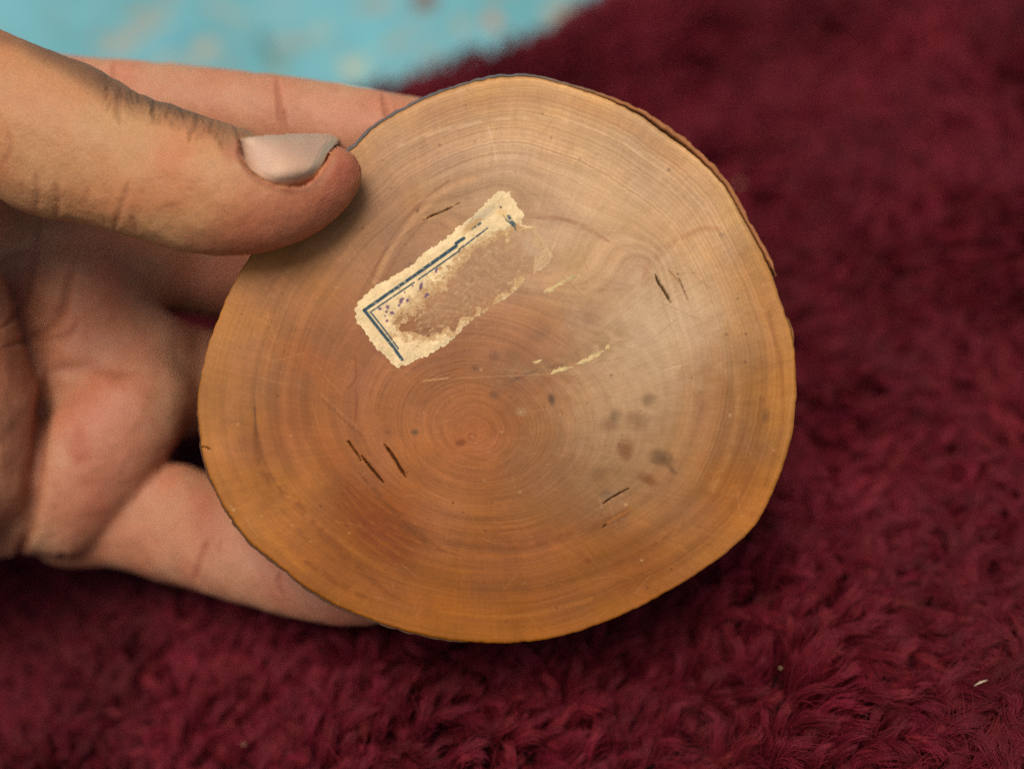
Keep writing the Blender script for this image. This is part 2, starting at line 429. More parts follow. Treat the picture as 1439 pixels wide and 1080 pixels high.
    # faint dark rings round the pith
    for k, (ra, al) in enumerate(((30,.35),(46,.3),(62,.45),(80,.3),(97,.4),(118,.4),(131,.3),(150,.3),(168,.25))):
        t = np.linspace(0, 2 * np.pi, 26) + k
        G(np.stack([PITH[0] + (ra + 4 * np.sin(2 * t + k)) * np.cos(t) + ra * .12, PITH[1] + (ra * .92 + 3 * np.sin(3 * t)) * np.sin(t) - ra * .10], -1), 3.0, (132,78,44), al * .55, 1., brk=.47, seed=k * 2.3)
    t = np.linspace(0, 5.2, 16)
    G(np.stack([PITH[0] + (4 + .6 * t) * np.cos(t), PITH[1] - (3.5 + .5 * t) * np.sin(t)], -1), 2.2, (124,72,40), .45, .9)
    B(648, 622, 9, 5, -20, (124,66,34), .6, .8)
    # stains and spots
    for a in ((864,583,8,9,0,(104,74,52),.6),(911,562,12,9,-20,(112,80,54),.6),(895,590,18,13,10,(126,86,56),.5),(855,598,14,10,0,(124,84,56),.5),(879,632,13,14,0,(124,72,42),.75),
              (930,644,17,11,18,(96,68,46),.85),(945,660,8,4,50,(100,70,48),.6),(910,673,15,8,32,(124,68,32),.75),(842,666,14,10,0,(122,86,58),.5),(853,694,10,7,0,(118,94,74),.6),
              (583,607,6,5,0,(90,72,56),.8),(775,561,5,8,-15,(84,62,48),.85),(733,578,8,7,0,(186,156,118),.65),(695,555,9,7,0,(110,76,56),.6),(668,517,6,5,0,(96,66,50),.6),(695,500,7,9,0,(122,80,56),.5),
              (826,787,5,4,0,(122,60,32),.6),(1075,587,5,13,10,(112,76,52),.6),(545,607,4,3,0,(104,66,42),.5),(830,440,20,14,0,(150,104,72),.4),(760,470,16,8,-30,(130,92,64),.5),(600,470,26,14,-20,(150,92,54),.4),(720,500,18,10,0,(140,98,64),.5)):
        B(*a[:5], a[5], a[6] * .72, .8, seed=a[0] * .37, scale=9)
    B(1015, 330, 8, 4, 30, (150,110,80), .4, .8)
    # fibres of a lost label: worn band and cream crumbs
    G([(700,528),(760,520),(820,498),(868,472)], 34, (164,126,84), .55, .9, brk=.42, seed=30)
    G([(706,540),(750,522),(790,512)], 5, (104,76,56), .4, .8, brk=.5, seed=31)
    B(672, 398, 105, 36, -38, (178,134,94), .7, .6, seed=33)
    for k in range(420):
        uu, vv = rng.uniform(20, 250), rng.uniform(50, 106); B(500 + uu * .783 + vv * .622, 433 - uu * .622 + vv * .783, rng.uniform(1, 4), rng.uniform(.8, 2), -38, (204,172,122), rng.uniform(.15, .5), .8, scale=4)
    G([(766,410),(790,396),(817,384)], 6, (206,174,124), .6, .6, brk=.45, seed=32)
    G([(720,400),(735,395),(752,404)], 14, (196,158,114), .5, .9)
    B(752, 352, 22, 14, 40, (196,160,126), .65, .7, seed=35)
    # thin pale scratches
    G([(595,535),(630,531)], 2, (220,170,118), .7)
    G([(640,531),(760,526),(905,520)], 1.6, (206,164,118), .4)
    G([(686,178),(694,205),(697,228)], 2.6, (226,180,138), .75)
    G([(930,520),(958,513)], 2, (216,184,140), .6)
    r2 = np.random.default_rng(11)
    for k in range(230):
        cx, cy = r2.uniform(300, 1110), r2.uniform(115, 890)
        L = r2.uniform(10, 70) * (1 if cy < 560 else .6); an_ = r2.choice([.6, -.75, 1.2, -.2, .2]) + r2.normal(0, .25)
        dxy = np.array([math.cos(an_), math.sin(an_)]) * L / 2; bend = r2.normal(0, L * .04)
        G([(cx - dxy[0], cy - dxy[1]), (cx + bend, cy - bend), (cx + dxy[0], cy + dxy[1])], r2.uniform(1.2, 1.7), (218,176,126) if r2.random() < .75 else (112,70,42), r2.uniform(.08, .26), .8)
    for k in range(120):
        cx, cy = r2.uniform(300, 1110), r2.uniform(115, 890); s = r2.uniform(1.2, 2.8)
        B(cx, cy, s, s * r2.uniform(.6, 1), r2.uniform(0, 180), (98,62,40) if r2.random() < .65 else (214,178,132), r2.uniform(.25, .6), .6, scale=4)
    lo_ = np.array([168, 112, 66.]); col = lo_ + (col - lo_) * 1.12
    # ---- cracks: real slits
    depth = np.zeros(len(x)); crk = np.zeros(len(x))
    for poly, wd, dep in (([(540,624),(548,634),(556,646),(571,671)], 4.2, .10), ([(508,640),(524,660),(541,680)], 3.3, .10), ([(487,616),(494,626),(500,634),(508,648)], 2.4, .08),
                          ([(921,386),(927,399),(931,404),(943,425)], 4.2, .13), ([(952,384),(958,399),(965,416)], 1.1, .015), ([(595,309),(607,303),(620,298),(637,290)], 1.8, .05), ([(637,290),(648,284)], 1.2, .02),
                          ([(846,708),(858,700),(870,693),(885,685)], 2.0, .07), ([(847,741),(853,736)], 2.2, .04), ([(635,706),(639,707)], 1.6, .02),
                          ([(278,627),(290,628),(296,632)], 2, .05)):
        ix, d, t = poly_dist(x, y, poly, wd + 4)
        h = wd * .43 * np.clip(np.sin(np.pi * np.clip(t, .04, .96)) * 1.8, .25, 1) * (.75 + .5 * fbm(x[ix] / 3, y[ix] / 3, 2))
        f = 1 - sst(h * .55, h * 1.25, d)
        depth[ix] = np.maximum(depth[ix], f * dep); crk[ix] = np.maximum(crk[ix], f)
    paint(col, x, y, [(595,305),(620,293),(648,281)], 4, (196,150,84), .5, .8, brk=.5)
    paint(col, x, y, [(843,702),(846,713)], 4, (170,130,100), .8)
    paint(col, x, y, [(847,700),(866,690)], 4, (150,124,98), .5)
    paint(col, x, y, [(855,733),(888,714)], 4, (176,112,56), .7)
    col = col * (1 - crk * .72)[:, None] + np.array([52, 34, 20.]) * (crk * .72)[:, None]
    # ---- relief: slow waviness, dished saw marks, rounded rim
    h = (fbm(x / 150, y / 150, 2) - .5) * .035 + bd2 * .003
    e = np.clip((r_all - .991) / .009, 0, 1)
    h = h - .03 * e ** 2 - depth
    # pale ridge of fibres at the arc left of the label
    gl = .15 + .85 * sst(720, 250, y) * sst(380, 720, x) * (.6 + .8 * fbm(x / 40 + 2, y / 40, 3))
    Vd = face_pt(x, y, h)
    # ---- side wall and back
    n = NF; th = np.arange(n) / n * 2 * np.pi; R = radius(th)
    a_up = np.cos(th - math.radians(-115)).clip(0) ** 2                                      # the cut is oblique: the trunk flares up-left behind the face
    side = []; sp = []
    for k, (dz, o) in enumerate(((-.12, .5), (-.5, 1.), (-.9, 1.0), (-1.15, 0.), (-1.2, -8.), (-1.2, -200.))):
        rr2 = R + o + a_up * 13 * (-dz)
        xs = C0[0] + rr2 * np.cos(th); ys = C0[1] + rr2 * np.sin(th)
        side.append(face_pt(xs, ys) * 1.0 + np.array([0, 0, dz])); sp.append(np.stack([xs, ys], -1))
    S = np.vstack(side); b0 = start[-1]
    off = len(Vd); lay = [b0 + np.arange(n)] + [off + k * n + np.arange(n) for k in range(6)]
    for k in range(6):
        a, b = lay[k], lay[k + 1]
        quads.append(np.stack([a, np.roll(a, -1), np.roll(b, -1), b], -1))
    faces = [np.vstack(quads)] + pent + tris
    bk = off + 6 * n; faces.append(np.stack([np.full(n, bk), lay[6], np.roll(lay[6], -1)], -1))
    Vall = np.vstack([Vd, S, face_pt(*C0)[None] + np.array([0, 0, -1.2])])
    ns = len(S) + 1
    colS = np.tile(np.array([112, 70, 36.]), (ns, 1))
    pad = lambda a, v: np.concatenate([a, np.full(ns, v)])
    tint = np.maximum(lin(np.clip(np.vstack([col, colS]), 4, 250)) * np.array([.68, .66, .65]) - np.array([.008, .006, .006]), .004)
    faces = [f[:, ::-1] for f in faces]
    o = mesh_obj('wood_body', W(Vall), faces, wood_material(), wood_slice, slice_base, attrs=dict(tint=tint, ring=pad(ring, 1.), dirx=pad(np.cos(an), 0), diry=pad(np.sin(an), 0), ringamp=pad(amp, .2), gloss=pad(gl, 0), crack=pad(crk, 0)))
    return o
wood_body = build_face()

def build_bark(a0, a1, thick, gap, lift, flare, c_out, c_in, ends=.03, back=-1.15):
    """bark shell over the screen angles a0..a1 (degrees, clockwise from the right); widths in photo pixels"""
    n = int(abs(a1 - a0) * 5); t = np.linspace(0, 1, n); th = np.radians(a0 + (a1 - a0) * t)
    R = radius(th); en = sst(0, ends, t) * sst(0, ends, 1 - t)
    wob = (fbm(th * 30 + 7, th * 0 + 1, 3) - .5)
    T = thick(t) * (.72 + .55 * fbm(th * 45, th * 0 + 5, 4)) * np.clip(en, .12, 1); Gp = gap(t); F = flare(t)
    rings_ = []; tint = []
    for (dz, r) in ((-.045 + lift, R + Gp + .3), (-.02 + lift, R + Gp + T * .35), (-.035 + lift, R + Gp + T), (-.12, R + Gp + T * 1.15 + F * .12), (-.4, R + Gp * .8 + T * 1.1 + F * .45), (-.8, R + Gp * .6 + T + F * .8), (back, R + Gp * .5 + T + F), (back, R + .2 + F * .4)):
        rad = r + wob * 1.5 * (1 if len(rings_) > 0 else .3)
        rings_.append(face_pt(C0[0] + rad * np.cos(th), C0[1] + rad * np.sin(th)) + np.array([0, 0, 1.]) * dz)
    for k in range(8): tint.append(lin(np.stack([np.interp(t, [0, .45, .62, 1], [a_, a_, b_, b_]) for a_, b_ in zip(c_out, c_in)], -1)) * (.95 if k > 1 else 1.05))
    V = np.stack(rings_, 1).reshape(-1, 3); m = 8
    faces = grid_faces(n, m, wrap=True)
    caps = [np.arange(m)[None, ::-1], ((n - 1) * m + np.arange(m))[None]]
    return mesh_obj('bark', W(V), [faces[:, ::-1]] + caps, BARK, wood_slice, slice_base, attrs=dict(tint=np.stack(tint, 1).reshape(-1, 3)))
BARK = bark_material()
one = lambda v: (lambda t: np.full_like(t, v))
# long strip over the top: thin grey and tight at the left, brown and split away from the wood at the right
build_bark(-142, -16.5, lambda t: np.interp(t, [0, .3, .55, .7, .85, .96, 1], [3, 3.2, 3.5, 6.5, 6, 5, 6]),
           lambda t: np.interp(t, [0, .53, .60, .66, .72, .78, .86, .95, 1], [0, 0, 1., 3.5, 5, 3.0, 1.8, 2.2, 4.5]), -.0,
           lambda t: np.interp(t, [0, .3, .5, .62, 1], [17, 16, 8, 2, 0]), (96, 92, 90), (150, 98, 60))
build_bark(-9, -3, one(2.6), one(.3), -.02, one(0.), (120, 78, 46), (130, 86, 50), ends=.25)
build_bark(94, 174, lambda t: np.interp(t, [0, .2, .6, .8, 1], [2., 3.2, 3.6, 2.8, 1.5]) * (.5 + 1.0 * fbm(t * 40, t * 0 + 3, 3)), one(.2), -.02, one(0.), (74, 48, 32), (84, 54, 34), ends=.05)

# ------------------------------------------------------------------ torn paper label
def build_paper(name, outline, res, height, painter, cut=None, rag=3.2, seed=0.):
    poly = np.asarray(outline, float)
    x0, y0 = poly.min(0) - 6; x1, y1 = poly.max(0) + 6
    nx = int((x1 - x0) / res); ny = int((y1 - y0) / res)
    gx, gy = np.meshgrid(np.linspace(x0, x1, nx), np.linspace(y0, y1, ny)); x = gx.ravel(); y = gy.ravel()
    inside = np.zeros(len(x), bool); j = len(poly) - 1
    for i in range(len(poly)):
        xi, yi = poly[i]; xj, yj = poly[j]
        if yi != yj: inside ^= ((yi > y) != (yj > y)) & (x < (xj - xi) * (y - yi) / (yj - yi) + xi)
        j = i
    ix, d, t = poly_dist(x, y, np.vstack([poly, poly[:1]]), 1e4)
    sd = np.where(inside, d, -d)
    sd = sd + (fbm(x / 5 + seed, y / 5, 2) - .5) * 2 * rag + (fbm(x / 2.2 + seed, y / 2.2, 2) - .5) * 1.2
    if cut is not None: sd = np.minimum(sd, cut(x, y))
    hgt = height * sst(-.2, 9.0 if cut is not None else 3., sd) * (.7 + .6 * fbm(x / 5, y / 5 + seed, 3)) + .001
    wav = (fbm(x / 150, y / 150, 2) - .5) * .035
    V = face_pt(x, y, hgt + wav + .002)
    col = painter(x, y, sd)
    keep = (sd > 0).reshape(ny, nx)
    f = grid_faces(ny, nx); kf = keep.ravel()[f].sum(1) >= 3; f = f[kf]
    used = np.zeros(len(x), bool); used[f.ravel()] = True; re = np.cumsum(used) - 1
    return mesh_obj(name, W(V[used]), [re[f][:, ::-1]], PAPER, wood_slice, slice_base, attrs=dict(tint=lin(np.clip(col[used], 4, 250)) * .78))
PAPER = paper_material()
LAB = [(498,432),(520,408),(545,392),(575,374),(603,352),(625,335),(652,312),(672,296),(690,277),(705,266),(716,272),(726,288),(737,302),(734,315),(752,318),(764,336),(776,362),(770,372),(752,383),(741,382),
       (733,402),(718,414),(700,424),(682,438),(664,448),(650,462),(636,478),(612,492),(600,500),(585,507),(558,517),(545,505),(530,490),(515,468),(501,450)]
def lab_cut(x, y):
    # the worn-through middle where the paper has come off
    u = (x - 500) * .783 - (y - 433) * .622; v = (x - 500) * .622 + (y - 433) * .783      # along / across the label
    n = (fbm(x / 11, y / 11 + 4, 4) - .5); n2 = fbm(x / 3.1 + 8, y / 3.1, 3) - .5
    top = np.interp(u, [22, 30, 63, 121, 163, 206, 240, 262, 275], [64, 53, 52, 52, 42, 48, 58, 70, 80]); bot = np.interp(u, [24, 36, 52, 89, 125, 159, 203, 225, 240, 270], [64, 72, 88, 105, 110, 108, 112, 113, 108, 94])
    q = np.minimum(np.minimum(v - top, bot - v), (258 - u) * .7) + np.minimum(0, u - 30) * .8
    q = q + n * 30 + n2 * 9 + (fbm(x / 1.6, y / 1.6 + 2, 2) - .5) * 6
    island = np.exp(-(((u - 66) / 20) ** 2 + ((v - 66) / 4) ** 2)) * 14
    q = q - island
    return -q * .35
def lab_paint(x, y, sd):
    col = np.tile(np.array([236, 208, 160.]), (len(x), 1))
    col *= (1 + (fbm(x / 16, y / 16 + 3, 4) - .5) * .20 + (fbm(x / 2.6, y / 2.6, 3) - .5) * .12)[:, None]
    cut = -lab_cut(x, y) / .35
    thin = sst(-21, -2, cut + (fbm(x / 2.2, y / 2.2 + 9, 2) - .5) * 12 + (fbm(x / 8, y / 8 + 9, 2) - .5) * 12)
    col = col * (1 - .94 * thin)[:, None] + np.array([176, 128, 84.]) * (.94 * thin)[:, None]
    far = sst(738, 752, x) * sst(306, 325, y)
    col = col * (1 - .75 * far)[:, None] + np.array([186, 148, 112.]) * (.75 * far)[:, None]
    edge = 1 - sst(0, 7, sd)
    col = col * (1 - .35 * edge)[:, None] + np.array([242, 220, 174.]) * (.35 * edge)[:, None]
    blue = (54, 78, 90)
    blob(col, x, y, 672, 306, 26, 8, -36, (176,162,136), .6, .8, seed=3)
    blob(col, x, y, 665, 316, 18, 5, -36, (186,132,72), .5, .8, seed=5)
    G = lambda *a, **k: paint(col, x, y, *a, smooth=False, bs=3.0, **k)
    for a, b, w, br in (((512,436),(580,389),5.0,.24),((583,387),(641,346),5.2,.22),((641,342),(652,335),5,.34),((664,322),(675,314),3.5,.45)):
        G([a, b], w, blue, .95, .35, brk=br, seed=a[0] * .1)
    for a, b, w, br in (((520,439),(582,397),2.4,.22),((588,393),(645,353),2.4,.22),((645,351),(685,321),2.4,.34)):
        G([a, b], w, blue, .9, .5, brk=br, seed=b[0] * .1)
    G([(512,436),(530,459),(550,484),(565,505)], 4.8, blue, .95, .35, brk=.24, seed=1)
    G([(522,440),(541,464),(560,490)], 2.4, blue, .9, .5, brk=.22, seed=2)
    G([(707,302),(712,310),(722,318),(727,326)], 2.2, blue, .85, .5, brk=.40, seed=6)
    G([(714,304),(723,317)], 5, blue, .9, .4, brk=.36, seed=7)
    G([(703,291),(704,292)], 3, (80,72,70), .8)
    pur = (112, 82, 116)
    for a in ((534,434,2.4,2),(545,432,2.6,3.2),(543,438,2,2.2),(551,440,3.4,2.2),(544,451,2.4,2.2),(563,424,2.6,4.4),(561,429,2,2),(573,422,2.4,2.8),(592,402,2,5.6),(600,414,2.8,2.2),(598,417,2,2),(613,380,2,4.6),(580,402,1.4,1.4),(569,411,1.5,1.3),(566,420,2.6,2),(541,444,1.4,1.4)):
        blob(col, x, y, a[0], a[1], a[2], a[3], 15, pur, .9, .6, .5, seed=a[0], scale=3)
    G([(566,459),(588,444)], 2.4, (70,88,92), .9, .4, brk=.33, seed=9)
    blob(col, x, y, 561, 449, 11, 4, -40, (150,112,74), .6, .6, seed=2)
    blob(col, x, y, 705, 300, 10, 6, 40, (232,190,130), .6, .8)
    for k in range(26):
        blob(col, x, y, rng.uniform(510, 720), rng.uniform(280, 500), rng.uniform(.7, 1.5), rng.uniform(.7, 1.3), 0, (120,88,66), rng.uniform(.3, .7), .5, scale=3)
    return col
label = build_paper('paper_label', LAB, .62, .022, lab_paint, lab_cut, seed=2.)
tag(label, 'cream paper label with a broken blue double border, its middle worn away')
cream = lambda x, y, sd: np.tile(np.array([206, 180, 128.]), (len(x), 1)) * (1 + (fbm(x / 5, y / 5, 3) - .5) * .35)[:, None]
for ol, r_, s_ in (([(772,522),(782,519),(792,515),(805,511),(818,505),(832,498),(846,490),(856,483),(858,487),(848,495),(836,503),(822,510),(806,516),(792,521),(778,526)], 2.6, 5.), ([(749,508),(756,505),(762,505),(760,510),(754,513)], 1.2, 9.),
                   ([(765,409),(780,400),(796,391),(812,383),(818,384),(805,391),(788,401),(772,411)], 2.8, 14.)):
    build_paper('paper_scrap', ol, .8, .018, cream, (lambda x, y, s_=s_: (fbm(x / 10 + s_, y / 10, 3) - .40) * 24) if len(ol) > 6 else None, rag=r_ * 1.2, seed=s_)

# ------------------------------------------------------------------ the hand
# stations: upper contour x,y, lower contour x,y (photo pixels of the outline), depth of the axis, half depth
LOFTS = dict(
 thumb=[(-190,-20,-170,270,.0,1.15),(-90,10,-80,262,.05,1.1),(0,50,0,258,.15,1.05),(78,77,62,305,.25,1.0),(122,98,105,314,.3,.98),(158,121,146,322,.35,.97),(190,134,178,330,.42,.96),(220,143,208,339,.5,.95),(253,154,240,349,.58,.94),
        (285,165,274,357,.66,.92),(316,176,310,361,.72,.90),(342,191,346,359,.74,.86),(380,195,385,350,.72,.80),(415,196,420,333,.66,.71),(445,197,450,311,.58,.60),(468,202,472,288,.5,.49),(484,214,485,268,.43,.37),(490,228,491,252,.40,.26)],
 index=[(-60,58,-50,250,-3.9,.95),(89,77,85,235,-3.5,.86),(156,83,152,226,-3.25,.82),(233,89,228,222,-3.0,.80),(311,97,305,222,-2.75,.78),(389,105,382,232,-2.5,.76),(428,110,420,238,-2.4,.74),(514,124,505,250,-2.15,.70),(605,140,594,262,-2.0,.64),(680,160,670,270,-1.93,.56),(725,185,720,262,-1.9,.4)],
 middle=[(60,200,60,350,-4.8,.9),(200,262,190,425,-5.3,.85),(300,295,290,446,-6.0,.82),(400,315,390,448,-5.3,.8),(540,330,530,460,-3.0,.74),(680,360,670,475,-1.95,.62),(740,390,735,455,-1.92,.4)],
 ring=[(120,420,110,590,-4.3,.95),(215,440,205,628,-4.5,.9),(296,462,276,606,-5.2,.82),(380,490,365,612,-4.7,.78),(480,512,470,628,-3.2,.72),(600,545,590,648,-1.98,.62),(660,575,652,640,-1.93,.4)],
 pinky=[(110,690,74,795,-4.5,.80),(190,662,150,796,-4.25,.82),(250,650,212,813,-3.95,.82),(292,668,262,826,-3.55,.80),(330,694,300,838,-3.05,.74),(392,736,360,855,-2.65,.66),(450,772,425,872,-2.3,.58),(500,805,480,879,-2.05,.48),(540,835,525,876,-1.95,.34)])
def loft_segments(st):
    st = np.asarray(st, float)
    ctr = P((st[:, 0] + st[:, 2]) / 2, (st[:, 1] + st[:, 3]) / 2, st[:, 4])
    a = np.linalg.norm(P(st[:, 0], st[:, 1], st[:, 4]) - P(st[:, 2], st[:, 3], st[:, 4]), axis=1) / 2
    q = smooth_poly(np.column_stack([ctr, a, st[:, 5]]), 4)
    return q
def smin(a, b, k):
    h = np.clip(.5 + .5 * (b - a) / k, 0, 1); return b * (1 - h) + a * h - k * h * (1 - h)
H = .12
GX = np.arange(-20, 1.6, H); GY = np.arange(-7.2, 7.2, H); GZ = np.arange(-7.6, 2.3, H)
SHP = (len(GX), len(GY), len(GZ))
def block(lo, hi, pad):
    s = []
    for g, a, b in zip((GX, GY, GZ), lo, hi):
        i0 = max(0, np.searchsorted(g, a - pad)); i1 = min(len(g), np.searchsorted(g, b + pad)); s.append(slice(i0, max(i0, i1)))
    X, Y, Z = np.meshgrid(GX[s[0]], GY[s[1]], GZ[s[2]], indexing='ij')
    return tuple(s), np.stack([X, Y, Z], -1)
def sdf_loft(q, far=1.4):
    F = np.full(SHP, far, np.float32)
    for i in range(len(q) - 1):
        A, B = q[i, :3], q[i + 1, :3]; r = max(q[i, 3:].max(), q[i + 1, 3:].max())
        s, p = block(np.minimum(A, B), np.maximum(A, B), r + .9)
        T = B - A; L = np.linalg.norm(T)
        if L < 1e-6 or p.size == 0: continue
        T = T / L; e2 = np.array([0, 0, 1.]) - T * T[2]; e2 /= np.linalg.norm(e2); e1 = np.cross(T, e2)
        w = p - A; h = w @ T; t = np.clip(h / L, 0, 1); a = q[i, 3] * (1 - t) + q[i + 1, 3] * t; b = q[i, 4] * (1 - t) + q[i + 1, 4] * t
        et = h - t * L; mn = np.minimum(a, b)
        d = (np.sqrt((w @ e1 / a) ** 2 + (w @ e2 / b) ** 2 + (et / (mn * .9)) ** 2) - 1) * mn
        F[s] = np.minimum(F[s], d)
    return F
def sdf_ell(c, r, rot=0., far=1.4):
    c = np.asarray(c, float); r = np.asarray(r, float); F = np.full(SHP, far, np.float32)
    s, p = block(c - r.max(), c + r.max(), 1.2); w = p - c; cr, sr = math.cos(rot), math.sin(rot)
    x = w[..., 0] * cr + w[..., 1] * sr; y = -w[..., 0] * sr + w[..., 1] * cr
    F[s] = np.minimum(F[s], (np.sqrt((x / r[0]) ** 2 + (y / r[1]) ** 2 + (w[..., 2] / r[2]) ** 2) - 1) * r.min()); return F
def cap(pts): return sdf_loft(np.array(pts, float))
def px(c, z): return tuple(P(c[0], c[1], z))
def build_hand_field():
    Q = {k: loft_segments(v) for k, v in LOFTS.items()}
    f = {k: sdf_loft(q) for k, q in Q.items()}
    fingers = smin(smin(f['index'], f['middle'], .15), f['ring'], .3)
    palm = sdf_ell(px((20, 500), -4.95), (3.0, 3.3, 1.35))                                    # hollow middle of the palm
    palm = smin(palm, sdf_ell(px((60, 230), -4.4), (2.0, 1.3, 1.1)), .6)
    palm = smin(palm, sdf_ell(px((110, 420), -4.45), (1.3, 1.1, 1.1)), .5)
    palm = smin(palm, cap([(*px((-320, 480), -4.2), 3.0, 1.7), (*px((-620, 520), -4.2), 2.6, 1.8), (*px((-1300, 600), -4.5), 3.3, 2.6)]), 1.2)   # wrist and forearm, out of the frame
    palm = smin(palm, cap([(*px((-120, 730), -4.2), 1.0, 1.2), (*px((60, 706), -4.05), 1.0, 1.05), (*px((105, 700), -4.0), .85, .9)]), .5)           # little-finger side
    hand = smin(palm, fingers, .42)
    pad = cap([(*px((72, 716), -3.75), 1.14, .90), (*px((110, 672), -3.62), 1.20, .95), (*px((150, 624), -3.6), 1.20, .95), (*px((186, 580), -3.72), 1.10, .9), (*px((214, 548), -3.95), .9, .8)])    # pad below ring and little finger
    hand = smin(hand, pad, .3)
    hand = smin(hand, f['pinky'], .07)
    thenar = cap([(*px((-210, 700), -3.2), 1.7, 1.6), (*px((-48, 672), -2.95), 1.30, 1.5), (*px((-44, 570), -2.8), 1.30, 1.5), (*px((-85, 430), -2.4), 1.28, 1.35), (*px((-140, 300), -1.35), 1.45, 1.2), (*px((-150, 150), -.15), 1.4, 1.1)])
    thumb = smin(f['thumb'], thenar, .35)
    return smin(hand, thumb, .2), Q
def surface_nets(F):
    s = F < 0; nx, ny, nz = F.shape
    acc = np.zeros((nx - 1, ny - 1, nz - 1, 3), np.float32); cnt = np.zeros((nx - 1, ny - 1, nz - 1), np.float32)
    cr = {}
    for ax in range(3):
        sl0 = [slice(None)] * 3; sl1 = [slice(None)] * 3; sl0[ax] = slice(0, -1); sl1[ax] = slice(1, None)
        a, b = F[tuple(sl0)], F[tuple(sl1)]; x = (s[tuple(sl0)] != s[tuple(sl1)]); cr[ax] = (x, s[tuple(sl0)])
        t = np.where(x, a / np.where(x, a - b, 1), 0)
        o = [i for i in range(3) if i != ax]
        for d0 in (0, 1):
            for d1 in (0, 1):
                # the edge (i,j,k)->+ax seen from the cell that holds it at offset d0,d1
                es = [slice(None)] * 3; es[o[0]] = slice(d0, F.shape[o[0]] - 1 + d0); es[o[1]] = slice(d1, F.shape[o[1]] - 1 + d1)
                xe = x[tuple(es)]; te = t[tuple(es)]
                cnt += xe; acc[..., ax] += te * xe; acc[..., o[0]] += d0 * xe; acc[..., o[1]] += d1 * xe
    act = cnt > 0; idx = np.full(act.shape, -1); idx[act] = np.arange(act.sum())
    g = np.stack(np.nonzero(act), -1); V = g + acc[act] / cnt[act][:, None]
    faces = []
    for ax in range(3):
        x, inside = cr[ax]; o = [(ax + 1) % 3, (ax + 2) % 3]
        e = np.stack(np.nonzero(x), -1)
        ok = (e[:, o[0]] > 0) & (e[:, o[1]] > 0) & (e[:, o[0]] < F.shape[o[0]] - 1) & (e[:, o[1]] < F.shape[o[1]] - 1); e = e[ok]
        def at(d0, d1):
            c = e.copy(); c[:, o[0]] -= d0; c[:, o[1]] -= d1; return idx[c[:, 0], c[:, 1], c[:, 2]]
        qd = np.stack([at(1, 1), at(0, 1), at(0, 0), at(1, 0)], -1)
        fl = inside[e[:, 0], e[:, 1], e[:, 2]]
        faces.append(np.where(fl[:, None], qd, qd[:, ::-1]))
    return V, np.vstack(faces)

def skin_material():
    M = Mat('skin')
    c = M.attr('tint').outputs['Color']; rg = M.attr('ridge').outputs['Fac']
    tc = M.n('TexCoord').outputs['Object']
    n = M.noise(260, 4, tc, .6); n2 = M.noise(1500, 3, tc, .6)
    v = M.math('MULTIPLY_ADD', n, .36, M.math('MULTIPLY_ADD', n2, .36, .64))
    cm = M.n('CombineColor'); M.l(M.math('POWER', v, .7), cm.inputs[0]); M.l(v, cm.inputs[1]); M.l(M.math('POWER', v, 1.1), cm.inputs[2])
    M.l(M.mix('MULTIPLY', 1.0, c, cm.outputs[0]), M.b.inputs['Base Color'])
    M.b.subsurface_method = 'RANDOM_WALK'
    M.set(Subsurface_Weight=.35, Subsurface_Scale=.0016, Specular_IOR_Level=.26); M.b.inputs['Subsurface Radius'].default_value = (1.0, .40, .22)
    M.l(M.math('MULTIPLY_ADD', n2, .2, .42), M.b.inputs['Roughness'])
    vo = M.n('TexVoronoi', feature='DISTANCE_TO_EDGE'); vo.inputs['Scale'].default_value = 1100; M.l(tc, vo.inputs['Vector'])
    b1 = M.bump(M.math('MINIMUM', vo.outputs['Distance'], .35), .55, .0002)
    wv = M.math('SINE', M.math('MULTIPLY', M.attr('ridgeco').outputs['Fac'], 6.2832))
    b2 = M.bump(M.math('MULTIPLY', wv, rg), .4, .00005, b1)
    b3 = M.bump(M.math('ADD', n, M.math('MULTIPLY', n2, .5)), .22, .0005, b2)
    M.l(b3, M.b.inputs['Normal']); return M.m
def nail_material():
    M = Mat('nail'); c = M.attr('tint').outputs['Color']
    M.l(c, M.b.inputs['Base Color']); M.set(Roughness=.58, Specular_IOR_Level=.25, Subsurface_Weight=.2, Subsurface_Scale=.001)
    M.b.inputs['Subsurface Radius'].default_value = (1, .5, .35)
    M.l(M.bump(M.noise(900, 2), .15, .0001), M.b.inputs['Normal']); return M.m
NAIL = np.array([(338,196),(344,193.5),(366,190),(390,188.5),(420,187.5),(450,187),(464,188),(473,191),(477,196),(474,202),(466,208),(460,217),(454,229),(446,241),(436,252),(424,258.5),(408,260.5),(388,258.5),(368,250),(352,239),(342,227),(337,214)], float)

